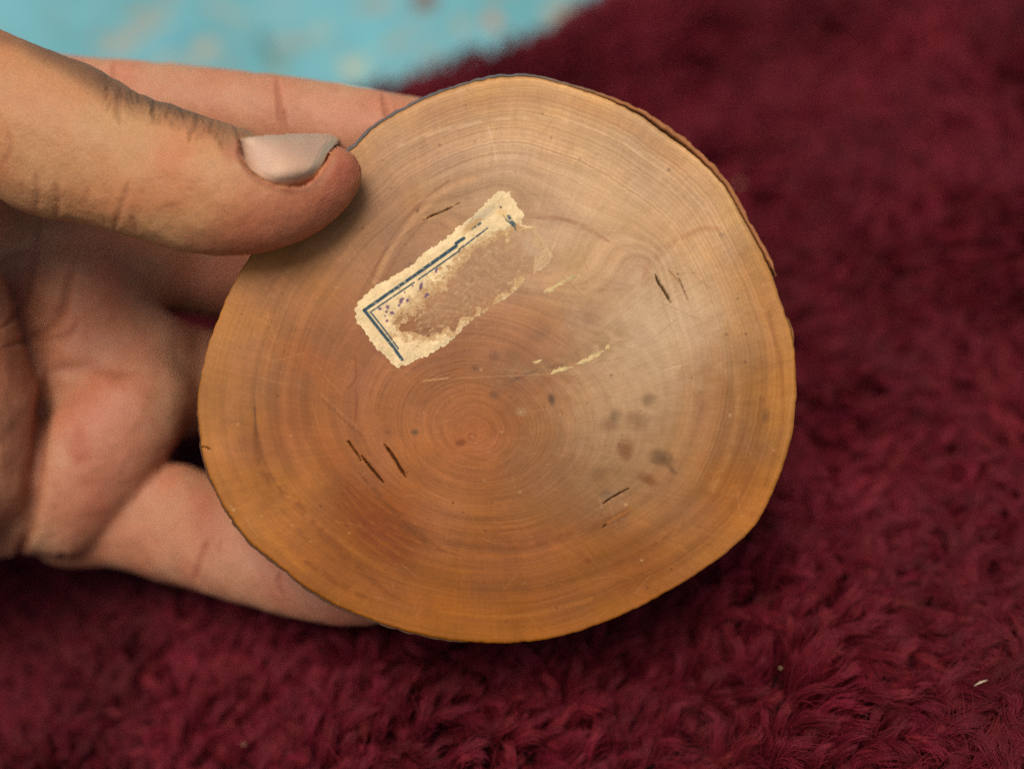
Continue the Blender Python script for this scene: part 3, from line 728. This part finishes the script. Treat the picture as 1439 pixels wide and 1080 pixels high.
def build_person():
    F, Q = build_hand_field()
    V, faces = surface_nets(F)
    V = np.array([GX[0], GY[0], GZ[0]]) + V * H
    me = bpy.data.meshes.new('tmp'); me.from_pydata(V.tolist(), [], faces.tolist()); me.update()
    o = bpy.data.objects.new('tmp', me); COL.objects.link(o)
    sm = o.modifiers.new('s', 'SMOOTH'); sm.factor = .5; sm.iterations = 4
    su = o.modifiers.new('u', 'SUBSURF'); su.levels = 2; su.render_levels = 2
    bpy.context.view_layer.update()
    ev = o.evaluated_get(bpy.context.evaluated_depsgraph_get()); m2 = ev.to_mesh()
    n = len(m2.vertices); v = np.empty(n * 3, np.float32); m2.vertices.foreach_get('co', v); v = v.reshape(-1, 3).astype(float)
    nr = np.empty(n * 3, np.float32); m2.vertex_normals.foreach_get('vector', nr); nr = nr.reshape(-1, 3).astype(float)
    fc = np.empty(len(m2.polygons) * 4, np.int32); m2.loops.foreach_get('vertex_index', fc); fc = fc.reshape(-1, 4)
    ev.to_mesh_clear(); bpy.data.objects.remove(o); bpy.data.meshes.remove(me)
    x, y = proj(v); x = x.copy(); y = y.copy()
    view = np.array([0, 0, CAM_D]) - v; view /= np.linalg.norm(view, axis=1)[:, None]
    facing = (nr * view).sum(1)
    # which part each vertex belongs to
    best = np.full(n, 1e9); part = np.zeros(n, int); names = list(Q)
    for k, nm in enumerate(names):
        for s in Q[nm][::2]:
            d = np.linalg.norm(v - s[:3], axis=1) / max(s[3], s[4]); m = d < best; best[m] = d[m]; part[m] = k
    TH = (part == 0) & (v[:, 2] > -.9) ; IX = (part == 1) & ~TH; PK = (part == 4) & (v[:, 2] < -1); front = facing > -.25
    PALM = ~TH & ~IX & front & (x < 300)
    # ---- colour
    base = np.where(TH[:, None], np.array([200, 140, 94.]), np.array([182, 122, 92.]))
    base = np.where(IX[:, None], np.array([202, 142, 108.]), base); col = base.copy()
    cl = fbm(v[:, 0] * .9 + 50, v[:, 1] * .9 + v[:, 2] * .7, 4) - .5
    col = col + cl[:, None] * np.array([22, 34, 30.])
    ptc = noise3(v * 1.6 + 7) - .5
    col = col + ptc[:, None] * np.array([8, -16, -12.])
    disp = np.zeros(n)
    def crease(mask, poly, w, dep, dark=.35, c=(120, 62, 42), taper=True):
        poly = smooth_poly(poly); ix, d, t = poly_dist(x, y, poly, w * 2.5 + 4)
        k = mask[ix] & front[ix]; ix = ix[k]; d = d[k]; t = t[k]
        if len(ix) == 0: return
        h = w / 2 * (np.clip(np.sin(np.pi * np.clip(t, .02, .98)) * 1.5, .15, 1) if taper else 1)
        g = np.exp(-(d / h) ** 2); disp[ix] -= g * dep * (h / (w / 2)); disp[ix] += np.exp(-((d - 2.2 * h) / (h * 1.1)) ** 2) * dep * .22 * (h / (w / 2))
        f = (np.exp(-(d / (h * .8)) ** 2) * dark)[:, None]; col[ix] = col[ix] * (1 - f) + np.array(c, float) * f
    def tintm(mask, fn):
        ix = np.nonzero(mask)[0]; cc = col[ix].copy(); fn(cc, x[ix], y[ix]); col[ix] = cc
    thm = TH & front
    # thumb: pinker flank and tip, weathered skin along the back of the knuckle
    def th(c, X, Y):
        blob(c, X, Y, 420, 300, 120, 60, -25, (192, 112, 84), .75, .9)
        blob(c, X, Y, 485, 240, 26, 45, 25, (190, 106, 84), .7, .8)
        blob(c, X, Y, 340, 345, 90, 26, 8, (186, 108, 80), .5, .9)
        blob(c, X, Y, 110, 205, 120, 70, 20, (196, 144, 98), .6, .9)
        blob(c, X, Y, 25, 270, 60, 40, 20, (180, 120, 84), .4, .9)
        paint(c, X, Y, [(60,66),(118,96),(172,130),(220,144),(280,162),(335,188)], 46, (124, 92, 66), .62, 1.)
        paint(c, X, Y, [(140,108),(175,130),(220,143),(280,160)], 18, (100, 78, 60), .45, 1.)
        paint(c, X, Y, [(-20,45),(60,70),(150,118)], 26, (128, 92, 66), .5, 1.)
        paint(c, X, Y, [(338,190),(334,212),(340,232),(354,248),(376,260),(404,267),(432,264)], 7, (150, 88, 66), .5, .8)
        paint(c, X, Y, [(415,268),(440,262),(458,246),(470,224)], 9, (206, 146, 118), .55, .9)
        blob(c, X, Y, 326, 214, 14, 18, 20, (184, 116, 90), .6, .8)
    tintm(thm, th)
    for p, w, d_ in (([(171,120),(167,138),(166,156),(168,178)], 9, .045), ([(219,138),(215,152),(217,168)], 7, .05), ([(278,158),(276,176),(268,190)], 7, .05), ([(300,166),(297,180),(292,190)], 6, .04), ([(327,172),(334,186),(334,200)], 6, .035),
                    ([(196,130),(194,146)], 5, .03), ([(240,148),(240,162)], 6, .035), ([(255,150),(257,166)], 4, .03)):
        crease(thm, p, w, d_ * .7, .20, (112, 74, 54))
    for p, w, d_ in (([(183,252),(172,285),(164,312),(160,330)], 7, .05), ([(184,300),(190,318),(194,334)], 6, .04), ([(76,252),(82,278),(80,310)], 8, .045), ([(50,238),(53,268),(52,300)], 7, .035), ([(0,238),(14,210),(10,180)], 8, .03), ([(124,262),(120,290)], 6, .02), ([(225,292),(260,286)], 5, .015)):
        crease(thm, p, w * 1.4, d_ * .5, .22, (150, 84, 60))
    rw = np.random.default_rng(5)
    for k in range(64):                                             # the fine net of folds over the knuckle
        bx = rw.uniform(150, 345); by = np.interp(bx, [78, 171, 253, 339], [76, 128, 153, 190]) + abs(rw.normal(0, 16)) + 2
        L_ = rw.uniform(8, 24); sl = rw.normal(-.12, .3)
        crease(thm, [(bx, by - L_ / 2), (bx + sl * L_ * .5 + rw.normal(0, 1.5), by), (bx + sl * L_, by + L_ / 2)], rw.uniform(2.5, 4.5), rw.uniform(.008, .022), rw.uniform(.08, .2), (110, 74, 52))
    for k in range(90):                                             # faint lines elsewhere
        bx = rw.uniform(0, 470); by = rw.uniform(120, 340); L_ = rw.uniform(8, 26); a_ = rw.normal(1.3, .5)
        crease(thm, [(bx, by), (bx + math.cos(a_) * L_ * .5 + rw.normal(0, 1.5), by + math.sin(a_) * L_ * .5), (bx + math.cos(a_) * L_, by + math.sin(a_) * L_)], rw.uniform(2.5, 4), rw.uniform(.004, .010), rw.uniform(.03, .10), (150, 90, 64))
    # nail bed: sunk, with a fold round it
    ix, d, t = poly_dist(x, y, np.vstack([NAIL, NAIL[:1]]), 40)
    ins = np.zeros(len(ix), bool); j = len(NAIL) - 1
    for i in range(len(NAIL)):
        (xi, yi), (xj, yj) = NAIL[i], NAIL[j]
        if yi != yj: ins ^= ((yi > y[ix]) != (yj > y[ix])) & (x[ix] < (xj - xi) * (y[ix] - yi) / (yj - yi) + xi)
        j = i
    k = thm[ix]; sd = np.where(ins, d, -d)
    disp[ix[k]] -= .07 * sst(-1, 6, sd[k]); disp[ix[k]] += .015 * np.exp(-((sd[k] + 6) / 5) ** 2) * sst(470, 440, x[ix[k]])
    # index, little finger, palm
    def ixp(c, X, Y):
        blob(c, X, Y, 450, 170, 130, 60, 8, (200, 138, 108), .6, .9); blob(c, X, Y, 300, 130, 70, 30, 8, (204, 146, 112), .6, .9)
        blob(c, X, Y, 200, 130, 90, 40, 8, (200, 136, 106), .5, .9)
    tintm(IX & front, ixp)
    for p, w, d_ in (([(388,100),(390,130),(393,160),(397,195)], 7, .05), ([(398,150),(402,190)], 5, .03), ([(536,128),(541,150),(546,172)], 8, .045), ([(160,84),(158,105),(152,125)], 6, .03)):
        crease(IX, p, w, d_, .4, (150, 80, 60))
    pk = (x > 120) & (y > 640) & front & (v[:, 2] < -2)
    def pkp(c, X, Y):
        blob(c, X, Y, 250, 745, 90, 60, 25, (190, 134, 104), .75, .9); blob(c, X, Y, 330, 800, 60, 40, 25, (188, 134, 106), .6, .9)
        blob(c, X, Y, 290, 720, 26, 50, -10, (168, 96, 72), .6, .9); blob(c, X, Y, 460, 850, 70, 26, 20, (176, 112, 90), .5, .9)
    tintm(PK & front, pkp)
    for p, w, d_ in (([(294,752),(282,780),(276,805),(272,828)], 9, .05), ([(312,756),(304,778)], 5, .02), ([(393,800),(391,822),(398,842)], 7, .035)):
        crease(PK, p, w, d_, .4, (150, 80, 58))
    def pl(c, X, Y):
        blob(c, X, Y, 150, 620, 80, 100, 10, (186, 114, 90), .7, .9); blob(c, X, Y, 100, 470, 110, 70, 0, (160, 96, 68), .5, .9)
        blob(c, X, Y, 20, 620, 40, 110, 0, (176, 116, 88), .6, .9); blob(c, X, Y, 60, 400, 80, 50, 0, (150, 90, 62), .5, .9)
        blob(c, X, Y, 190, 760, 40, 24, -40, (182, 118, 90), .5, .9); blob(c, X, Y, 112, 625, 16, 30, 0, (164, 84, 62), .6, .9)
        blob(c, X, Y, 190, 630, 26, 20, 0, (182, 120, 92), .5, .9)
    tintm(PALM, pl)
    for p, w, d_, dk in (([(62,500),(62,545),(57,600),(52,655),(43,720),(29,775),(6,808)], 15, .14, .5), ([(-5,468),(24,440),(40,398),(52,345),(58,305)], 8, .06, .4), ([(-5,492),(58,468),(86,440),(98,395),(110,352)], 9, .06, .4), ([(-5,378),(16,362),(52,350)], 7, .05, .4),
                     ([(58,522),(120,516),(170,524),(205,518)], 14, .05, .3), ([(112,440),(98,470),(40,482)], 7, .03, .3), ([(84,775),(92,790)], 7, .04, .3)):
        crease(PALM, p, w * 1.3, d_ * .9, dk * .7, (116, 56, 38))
    wp = (~TH & ~IX) * sst(420, 160, x); col = col * (1 + wp[:, None] * np.array([.05, .065, .06]))
    disp += (noise3(v * 3.0) - .5) * .03 + (noise3(v * 7.0 + 3) - .5) * .012
    wr = sst(70, 0, y - np.interp(x, [0, 78, 171, 253, 339], [50, 76, 128, 153, 187])) * sst(90, 170, x) * sst(350, 320, x) * thm
    disp += wr * .012 * np.sin((x + 5 * np.sin(y / 9)) / 5.2) * noise3(v * 2 + 11) * 1.4
    v2 = v + nr * disp[:, None]
    # ---- thumb nail: a curved plate over the sunk bed
    bvh = BVHTree.FromPolygons(v2.tolist(), fc[(x[fc[:, 0]] > 300) & (x[fc[:, 0]] < 520) & (y[fc[:, 0]] < 330)].tolist())
    res = 1.5; x0, y0 = NAIL.min(0) - 2; x1, y1 = NAIL.max(0) + 2; nx = int((x1 - x0) / res); ny = int((y1 - y0) / res)
    X, Y = np.meshgrid(np.linspace(x0, x1, nx), np.linspace(y0, y1, ny)); X = X.ravel(); Y = Y.ravel()
    ins = np.zeros(len(X), bool); j = len(NAIL) - 1
    for i in range(len(NAIL)):
        (xi, yi), (xj, yj) = NAIL[i], NAIL[j]
        if yi != yj: ins ^= ((yi > Y) != (yj > Y)) & (X < (xj - xi) * (Y - yi) / (yj - yi) + xi)
        j = i
    ix, d, t = poly_dist(X, Y, np.vstack([NAIL, NAIL[:1]]), 99); sdn = np.where(ins, d, -d)
    Zc = np.full(len(X), np.nan); C = Vector((0, 0, CAM_D))
    for i in np.nonzero(ins)[0]:
        tgt = Vector(P(X[i], max(Y[i], 200 + (X[i] - 340) * .02), 0.)); h = bvh.ray_cast(C, (tgt - C).normalized())
        if h[0] is not None: Zc[i] = h[0].z
    ok = ~np.isnan(Zc)
    A = lambda a, b: np.stack([np.ones_like(a), a, b, a * a, a * b, b * b, b ** 3, a * b * b], -1)
    an = (X - 405) / 70; bn = (Y - 225) / 35
    sol = np.linalg.lstsq(A(an[ok], bn[ok]), Zc[ok], rcond=None)[0]
    Zs = A(an, bn) @ sol + .06 * sst(-2, 12, sdn) + .012
    def nail_z(xx, yy): return A((xx - 405) / 70, (yy - 225) / 35) @ sol
    ixn = np.nonzero(TH & (x > 325) & (x < 490) & (y < 275))[0]
    e_, dn, _t = poly_dist(x[ixn], y[ixn], np.vstack([NAIL, NAIL[:1]]), 99); dn_ = np.full(len(ixn), 99.); dn_[e_] = dn
    inn = in_poly(x[ixn], y[ixn], NAIL); sdv = np.where(inn, dn_, -dn_)
    cl_ = sdv > -2.5
    v2[ixn[cl_], 2] = np.minimum(v2[ixn[cl_], 2], nail_z(x[ixn[cl_]], np.maximum(y[ixn[cl_]], 190)) - .012 * sst(-2.5, 2, sdv[cl_]))
    # ---- fine ridges: finger tip, palm
    ridge = np.zeros(n); rco = np.zeros(n)
    tip = sst(400, 470, x) * sst(225, 255, y + (x - 470) * .5) * thm
    rco_t = np.hypot(x - 380, (y - 215) * 1.1) / 4.2
    ridge = np.maximum(ridge, tip); pr = PALM * sst(430, 520, y) * .9
    rco = np.where(thm, rco_t + (fbm(x / 40, y / 40, 2) - .5) * 4, (x + (y - 600) * .12) / 5.0 + (fbm(x / 60, y / 60, 2) - .5) * 3)
    ridge = np.maximum(ridge, pr); ridge = np.maximum(ridge, .3 * thm * sst(240, 290, y))
    base_w = W(P(60, 540, -5.6))
    tint = lin(np.clip(col, 5, 250)) * GAIN
    body = mesh_obj('person', W(v2), [fc], skin_material(), None, base_w, attrs=dict(tint=tint, ridge=ridge, ridgeco=rco))
    tag(body, 'bare left hand with palm open, thumb pressed on the wooden slice', 'person')
    colN = np.tile(np.array([222, 184, 154.]), (len(X), 1)) + (fbm(X / 14, Y / 40, 3) - .5)[:, None] * np.array([22, 26, 26.])
    blob(colN, X, Y, 420, 215, 46, 24, -8, (220, 174, 148), .7, .9); blob(colN, X, Y, 365, 218, 18, 22, 0, (212, 176, 158), .6, .9)
    paint(colN, X, Y, [(344,194),(400,191),(450,190),(470,192)], 6, (190, 178, 160), .35, .9)
    paint(colN, X, Y, [(466,188),(468,198),(458,210),(450,226),(441,240),(429,253),(416,260)], 9, (172, 168, 144), .8, .9)
    paint(colN, X, Y, [(459,190),(459,200),(449,211),(443,226),(434,239),(422,249)], 2.2, (140, 138, 124), .4, .9)
    paint(colN, X, Y, [(476,194),(468,208),(458,224),(448,240),(437,252)], 2.4, (104, 98, 86), .6, .8)
    paint(colN, X, Y, [(338,206),(340,226),(352,240),(370,252),(392,259)], 3.5, (150, 92, 74), .6, .9)
    Vn = P(X, Y, Zs); f = grid_faces(ny, nx); f = f[ins[f].sum(1) >= 3]
    used = np.zeros(len(X), bool); used[f.ravel()] = True; re = np.cumsum(used) - 1; nu = used.sum()
    top = Vn[used]; bot = top - np.array([0, 0, .035]); fr = re[f]
    ed = np.vstack([fr[:, [0, 1]], fr[:, [1, 2]], fr[:, [2, 3]], fr[:, [3, 0]]]); key = np.sort(ed, 1); _, inv, c_ = np.unique(key, axis=0, return_inverse=True, return_counts=True)
    be = ed[c_[inv.ravel()] == 1]
    nail = mesh_obj('thumb_nail', W(np.vstack([top, bot])), [fr[:, ::-1], fr + nu, np.stack([be[:, 0], be[:, 1], be[:, 1] + nu, be[:, 0] + nu], -1)], nail_material(), body, base_w, attrs=dict(tint=lin(np.clip(np.vstack([colN[used]] * 2), 4, 250)) * GAIN))
    return body
person = build_person()

# ------------------------------------------------------------------ painted floor
def floor_material():
    M = Mat('worn_turquoise_paint'); tc = M.n('TexCoord').outputs['Object']
    n1 = M.noise(38, 5, tc, .62); n2 = M.noise(17, 4, tc, .6); n3 = M.noise(90, 3, tc)
    blue = M.ramp(n2, [(.30, tuple(lin((92,156,162)) * .8)), (.55, tuple(lin((114,178,188)) * .8)), (.75, tuple(lin((128,192,200)) * .8))])
    bare = M.ramp(n3, [(.3, tuple(lin((150,140,120)) * .75)), (.6, tuple(lin((186,178,156)) * .75)), (.8, tuple(lin((120,88,60)) * .75))])
    f = M.ramp(n1, [(.56, (0, 0, 0)), (.64, (1, 1, 1))])
    sep = M.n('SeparateColor'); M.l(f, sep.inputs[0])
    c = M.mix('MIX', sep.outputs[0], blue, bare)
    at = M.attr('chip').outputs['Color']; al = M.attr('chipa').outputs['Fac']
    M.l(M.mix('MIX', al, c, at), M.b.inputs['Base Color']); M.set(Roughness=.5, Specular_IOR_Level=.35)
    M.l(M.bump(M.math('SUBTRACT', 1.0, n1), .3, .0006), M.b.inputs['Normal']); return M.m
def ray_floor(px_, py_, h):
    """design point on the horizontal plane h cm above the floor, seen at that pixel"""
    r = P(np.asarray(px_, float), np.asarray(py_, float), 0.) - np.array([0, 0, CAM_D])
    k = (PILE_D * NRM[2] + (PILE_H - h)) / -(r @ NRM)
    return np.array([0, 0, CAM_D]) + r * k[..., None]
FB_ = ray_floor(np.array([360.]), np.array([20.]), 0.)
def build_floor():
    c = W(FB_)[0]
    n = 140; s = np.linspace(-.14, .14, n); X, Y = np.meshgrid(s + c[0], s + c[1]); x = X.ravel(); y = Y.ravel()
    h = (fbm(x * 120 + 40, y * 120, 4) - .5) * .0004
    far = 30.; V = np.stack([x, y, h * 0 + h], -1)
    pxx, pyy = proj(D(V))
    col = np.tile(np.array([108, 182, 194.]), (len(x), 1)); al = np.zeros((len(x), 1))
    for a in ((597,-2,22,17,10,(126,62,20),1.),(692,30,15,18,0,(190,140,104),.9),(136,56,13,10,20,(168,132,112),.7),(192,66,10,7,0,(150,138,118),.5),(375,70,12,40,-25,(84,120,116),.75),(392,92,14,12,0,(140,150,124),.8),(450,45,22,12,-10,(164,178,158),.7),(492,96,20,14,0,(196,190,158),.85),
              (515,80,14,30,20,(170,186,164),.6),(252,55,20,20,0,(98,164,180),.6),(320,92,22,10,0,(158,150,132),.6),(330,22,40,12,15,(150,172,158),.6),(400,14,30,8,-10,(160,176,160),.5),(80,40,26,14,10,(110,158,156),.6),(300,5,24,8,10,(158,150,140),.6),(520,50,30,30,0,(112,186,196),.5),(700,-20,40,14,0,(160,150,124),.6),(180,0,30,14,0,(96,150,150),.6)):
        blob(col, pxx, pyy, a[0], a[1], a[2], a[3], a[4], a[5], 1., .3, .4, seed=a[0] * .1, scale=12); blob(al, pxx, pyy, a[0], a[1], a[2], a[3], a[4], (1.,), a[6], .5, .4, seed=a[0] * .1, scale=12)
    f = grid_faces(n, n)
    ring = np.array([0, n - 1, n * n - 1, n * (n - 1)]); big = np.array([(-far, -far), (far, -far), (far, far), (-far, far)])
    edge = [np.arange(n), np.arange(n) * n + n - 1, n * n - 1 - np.arange(n), (n - 1 - np.arange(n)) * n]
    V = np.vstack([V, np.column_stack([big, np.zeros(4)])]); b = n * n
    extra = []
    for k in range(4):
        e = edge[k]; a0 = b + k; a1 = b + (k + 1) % 4; half = n // 2
        extra.append(np.stack([e[1:], e[:-1], np.where(np.arange(n - 1) < half, a0, a1)], -1)); extra.append(np.array([[a0, a1, e[half]]]))
    o = mesh_obj('floor', V, [f] + extra, floor_material(), attrs=dict(chip=np.vstack([lin(col) * .8, np.tile(lin((108, 182, 194)) * .8, (4, 1))]), chipa=np.append(al[:, 0], np.zeros(4))))
    tag(o, kind='structure'); return o
build_floor()

# ------------------------------------------------------------------ rug
EDGE = [(1580,-260),(1230,-140),(1040,-56),(920,-2),(835,34),(752,66),(685,92),(625,112),(560,128),(500,140),(400,170),(200,270),(0,370),(-350,520)]
RB = W(ray_floor(np.array([900.]), np.array([600.]), 0.))[0]
def wool_material(pile):
    M = Mat('maroon_wool' if pile else 'rug_backing')
    if pile:
        c = M.attr('tint').outputs['Color']; M.l(c, M.b.inputs['Base Color'])
        M.set(Roughness=.5, Specular_IOR_Level=.14)
    else:
        M.l(M.ramp(M.noise(300, 4), [(.3, (.012, .002, .003)), (.7, (.03, .004, .007))]), M.b.inputs['Base Color']); M.set(Roughness=.9, Specular_IOR_Level=.1)
    return M.m
def build_rug():
    e = W(ray_floor(np.array([p[0] for p in EDGE], float), np.array([p[1] for p in EDGE], float), .6))[:, :2]
    poly = np.vstack([e, [(-.9, e[-1, 1] - .25), (-.9, -1.0), (1.0, -1.0), (1.0, e[0, 1] + .1)]])
    lo = np.array([-.26, -.24]); hi = np.array([.36, .30])
    n = 150; X, Y = np.meshgrid(np.linspace(-.9, 1.0, n), np.linspace(-1., .6, n)); x = X.ravel(); y = Y.ravel()
    root = tag(empty('rug', np.append(RB[:2], 0)), 'shaggy maroon wool rug lying on the worn turquoise floor', 'rug')
    # backing: a slab with the outline of the rug
    V = np.vstack([np.column_stack([poly, np.full(len(poly), .0095)]), np.column_stack([poly, np.full(len(poly), .0006)])]); k = len(poly)
    mesh_obj('backing', V, [np.arange(k)[None, ::-1], np.arange(k, 2 * k)[None], np.stack([np.arange(k), (np.arange(k) + 1) % k, (np.arange(k) + 1) % k + k, np.arange(k) + k], -1)], wool_material(False), root, np.append(RB[:2], 0), smooth=False)
    # locks of wool: tight bundles that rise, bend over and crimp
    r = np.random.default_rng(21)
    st = .0026
    gx, gy = np.meshgrid(np.arange(lo[0], hi[0], st), np.arange(lo[1], hi[1], st)); gx = gx.ravel(); gy = gy.ravel()
    gx = gx + r.uniform(-.5, .5, len(gx)) * st; gy = gy + r.uniform(-.5, .5, len(gx)) * st
    pxx, pyy = proj(D(np.column_stack([gx, gy, np.full(len(gx), .017)])))
    k = (pxx > -420) & (pxx < 1860) & (pyy > -330) & (pyy < 1420) & in_poly(gx, gy, poly); gx = gx[k]; gy = gy[k]; pxx = pxx[k]; pyy = pyy[k]
    nt_ = len(gx)
    inside = (pxx > -60) & (pxx < 1500) & (pyy > -60) & (pyy < 1140)
    per = np.where(inside, np.where(pyy > 560, 34, 18), 9)
    ex, ed_, et_ = poly_dist(gx, gy, e, .2); edist = np.full(len(gx), 1.); edist[ex] = ed_; edge = sst(.0, .03, edist)
    ang = .45 + (fbm(gx * 26 + 60, gy * 26 + 9, 3) - .5) * 7.5 + r.normal(0, .42, nt_)
    low = sst(480, 980, pyy)
    hgt = .0078 * (.55 + .45 * edge) * (1 + .18 * low) * (.5 + 1.0 * fbm(gx * 55 + 3, gy * 55 + 7, 3)) * r.uniform(.7, 1.25, nt_)
    hgt *= .22 + 1.55 * fbm(gx * 34 + 70, gy * 34, 2)
    for poly_, wd_, dep_ in (([(1110,395),(1200,450),(1290,530),(1360,590),(1440,680)], 34, .62), ([(980,300),(1060,360),(1110,395)], 26, .35), ([(1180,230),(1260,205),(1330,235)], 26, .4), ([(20,860),(40,940),(10,1010)], 55, .6), ([(300,830),(340,800)], 40, .4), ([(420,960),(560,950),(640,1000)], 40, .4)):
        ix_, d_, t_ = poly_dist(pxx, pyy, poly_, wd_ * 2); hgt[ix_] *= 1 - dep_ * np.exp(-(d_ / wd_) ** 2)
    hgt *= np.where(r.random(nt_) < .45 * low, r.uniform(.3, .6, nt_), 1.)
    reach = .0086 * r.uniform(.4, 1.35, nt_) * (.45 + .55 * edge) * (1 - .15 * low)
    pz = r.uniform(0, 6.28, nt_); curl = r.uniform(.0002, .0008, nt_); freq = r.uniform(.7, 1.6, nt_)
    tone = np.clip(np.exp(r.normal(0, .15, nt_)) * (1 + (fbm(gx * 40 + 9, gy * 40, 3) - .5) * 1.0), .35, 1.9); hue = r.normal(0, 1, nt_)
    turn = r.normal(0, 1.0, nt_)
    L = np.repeat(np.arange(nt_), per); m = len(L); NP = 8
    rad = np.sqrt(r.random(m)) * .00155; ra = r.uniform(0, 6.28, m); ox = (rad * np.cos(ra))[:, None]; oy = (rad * np.sin(ra))[:, None]
    t = np.linspace(0, 1, NP)[None, :]
    lf = r.uniform(.8, 1.08, m)[:, None]
    Hh = hgt[L][:, None]; Rr = reach[L][:, None] * lf
    loose = r.random(m) < .10
    conv = np.interp(t, [0, .35, .75, 1], [1, .62, .34, .18]) * r.uniform(.8, 1.5, m)[:, None] ** (1 + t)
    conv[loose] = np.linspace(1, 1.5, NP)[None, :]
    a_t = ang[L][:, None] + turn[L][:, None] * t + (r.normal(0, 1, m) * np.where(loose, .7, .10))[:, None]
    step = Rr * 1.7 * t ** .7 / NP
    cx = np.cumsum(np.cos(a_t) * step, 1); cy = np.cumsum(np.sin(a_t) * step, 1)
    ph = pz[L][:, None] + 6.28 * freq[L][:, None] * t + r.normal(0, .25, m)[:, None]
    amp = curl[L][:, None] * t
    jit = .00012 * np.cumsum(r.normal(0, 1, (m, NP)), 1) * t
    jit2 = .00012 * np.cumsum(r.normal(0, 1, (m, NP)), 1) * t
    und = .0075 * sst(.3, .75, fbm(gx * 21 + 5, gy * 21 + 33, 2)) * edge
    px_ = gx[L][:, None] + ox * conv + cx - np.sin(a_t) * amp * np.sin(ph) + jit
    py_ = gy[L][:, None] + oy * conv + cy + np.cos(a_t) * amp * np.sin(ph) + jit2
    pz_ = .0085 + und[L][:, None] + Hh * (1.25 * t ** .8 - .40 * t ** 2.6) + amp * .5 * np.cos(ph) + np.abs(oy) * -.5 * (1 - t)
    stray = r.random(m) < .02
    pz_[stray] += .0025 * t ** 2
    pts = np.stack([px_ - RB[0], py_ - RB[1], np.maximum(pz_, .0012)], -1).reshape(-1, 3).astype(np.float32)
    cu = bpy.data.hair_curves.new('pile'); cu.add_curves([NP] * m)
    cu.attributes['position'].data.foreach_set('vector', pts.reshape(-1))
    radp = (np.interp(np.linspace(0, 1, NP), [0, .7, 1], [.00007, .000065, .000025])[None, :] * np.where(pyy[L] > 560, 1., 1.4)[:, None]).reshape(-1).astype(np.float32)
    ra_ = cu.attributes.get('radius') or cu.attributes.new('radius', 'FLOAT', 'POINT'); ra_.data.foreach_set('value', radp)
    base = np.array([.116, .0088, .0162])
    c = base[None] * tone[L][:, None] * np.exp(r.normal(0, .12, m))[:, None]
    c[:, 2] *= np.exp(.08 * hue[L]); c[:, 1] *= np.exp(-.06 * hue[L])
    at = cu.attributes.new('tint', 'FLOAT_COLOR', 'CURVE'); at.data.foreach_set('color', np.hstack([c, np.ones((m, 1))]).astype(np.float32).reshape(-1))
    cu.materials.append(wool_material(True))
    o = bpy.data.objects.new('pile', cu); COL.objects.link(o); o.parent = root; tag(o, kind='stuff')
    print('curves', m)
build_rug()

# ------------------------------------------------------------------ bits caught in the wool
def plain(name, c, rough=.7):
    M = Mat(name); M.b.inputs['Roughness'].default_value = rough
    M.l(M.ramp(M.noise(900, 3), [(.3, tuple(np.array(c) * .6)), (.7, tuple(c))]), M.b.inputs['Base Color']); return M.m
def straw(x0, y0, x1, y1, r, label, mat):
    a, b = ray_floor(np.array([x0, x1]), np.array([y0, y1]), PILE_H + .3)
    n, k = 9, 6; t = np.linspace(0, 1, n); ctr = a + (b - a) * t[:, None] + np.outer(np.sin(np.pi * t) * .03, NRM)
    T = (b - a) / np.linalg.norm(b - a); u = np.cross(T, NRM); u /= np.linalg.norm(u); w = np.cross(T, u)
    rr = r * np.clip(np.sin(np.pi * np.clip(t, .08, .92)) * 1.4, .2, 1) * (1 + .2 * np.sin(t * 17))
    th = np.arange(k) / k * 2 * np.pi
    V = ctr[:, None] + rr[:, None, None] * (np.cos(th)[None, :, None] * u + .6 * np.sin(th)[None, :, None] * w)
    o = mesh_obj('straw_fibre', W(V.reshape(-1, 3)), [grid_faces(n, k, True), np.arange(k)[None, ::-1], (np.arange(k) + (n - 1) * k)[None]], mat, None, W(a))
    tag(o, label, 'straw'); return o
def crumb(x0, y0, r, label, mat, seed):
    c = ray_floor(np.array([x0]), np.array([y0]), PILE_H - .05)[0]; rg = np.random.default_rng(seed)
    n, k = 8, 12; la = np.linspace(-1.35, 1.35, n); lo_ = np.arange(k) / k * 2 * np.pi
    A, B = np.meshgrid(la, lo_, indexing='ij'); d = np.stack([np.cos(A) * np.cos(B), np.cos(A) * np.sin(B), np.sin(A)], -1).reshape(-1, 3)
    V = c + d * r * np.array([1, .75, .6]) * (1 + .35 * (noise3(d * 2.2 + seed * 3) - .5) * 2)[:, None]
    o = mesh_obj('crumb', W(V), [grid_faces(n, k, True), np.arange(k)[None, ::-1], (np.arange(k) + (n - 1) * k)[None]], mat, None, W(c))
    tag(o, label, 'crumb'); return o
ST = plain('straw', (.75, .62, .42)); CR = plain('crumb', (.50, .34, .18))
straw(1369, 963, 1388, 955, .014, 'short pale straw fibre caught in the rug pile near the lower right corner', ST)
crumb(343, 1045, .045, 'tan crumb caught in the dark rug pile below the hand', CR, 3)
crumb(1097, 938, .028, 'tiny beige crumb in the rug pile below and right of the wooden slice', CR, 5)
crumb(1040, 257, .06, 'tan crumb on the rug beside the split bark edge of the slice', CR, 8)
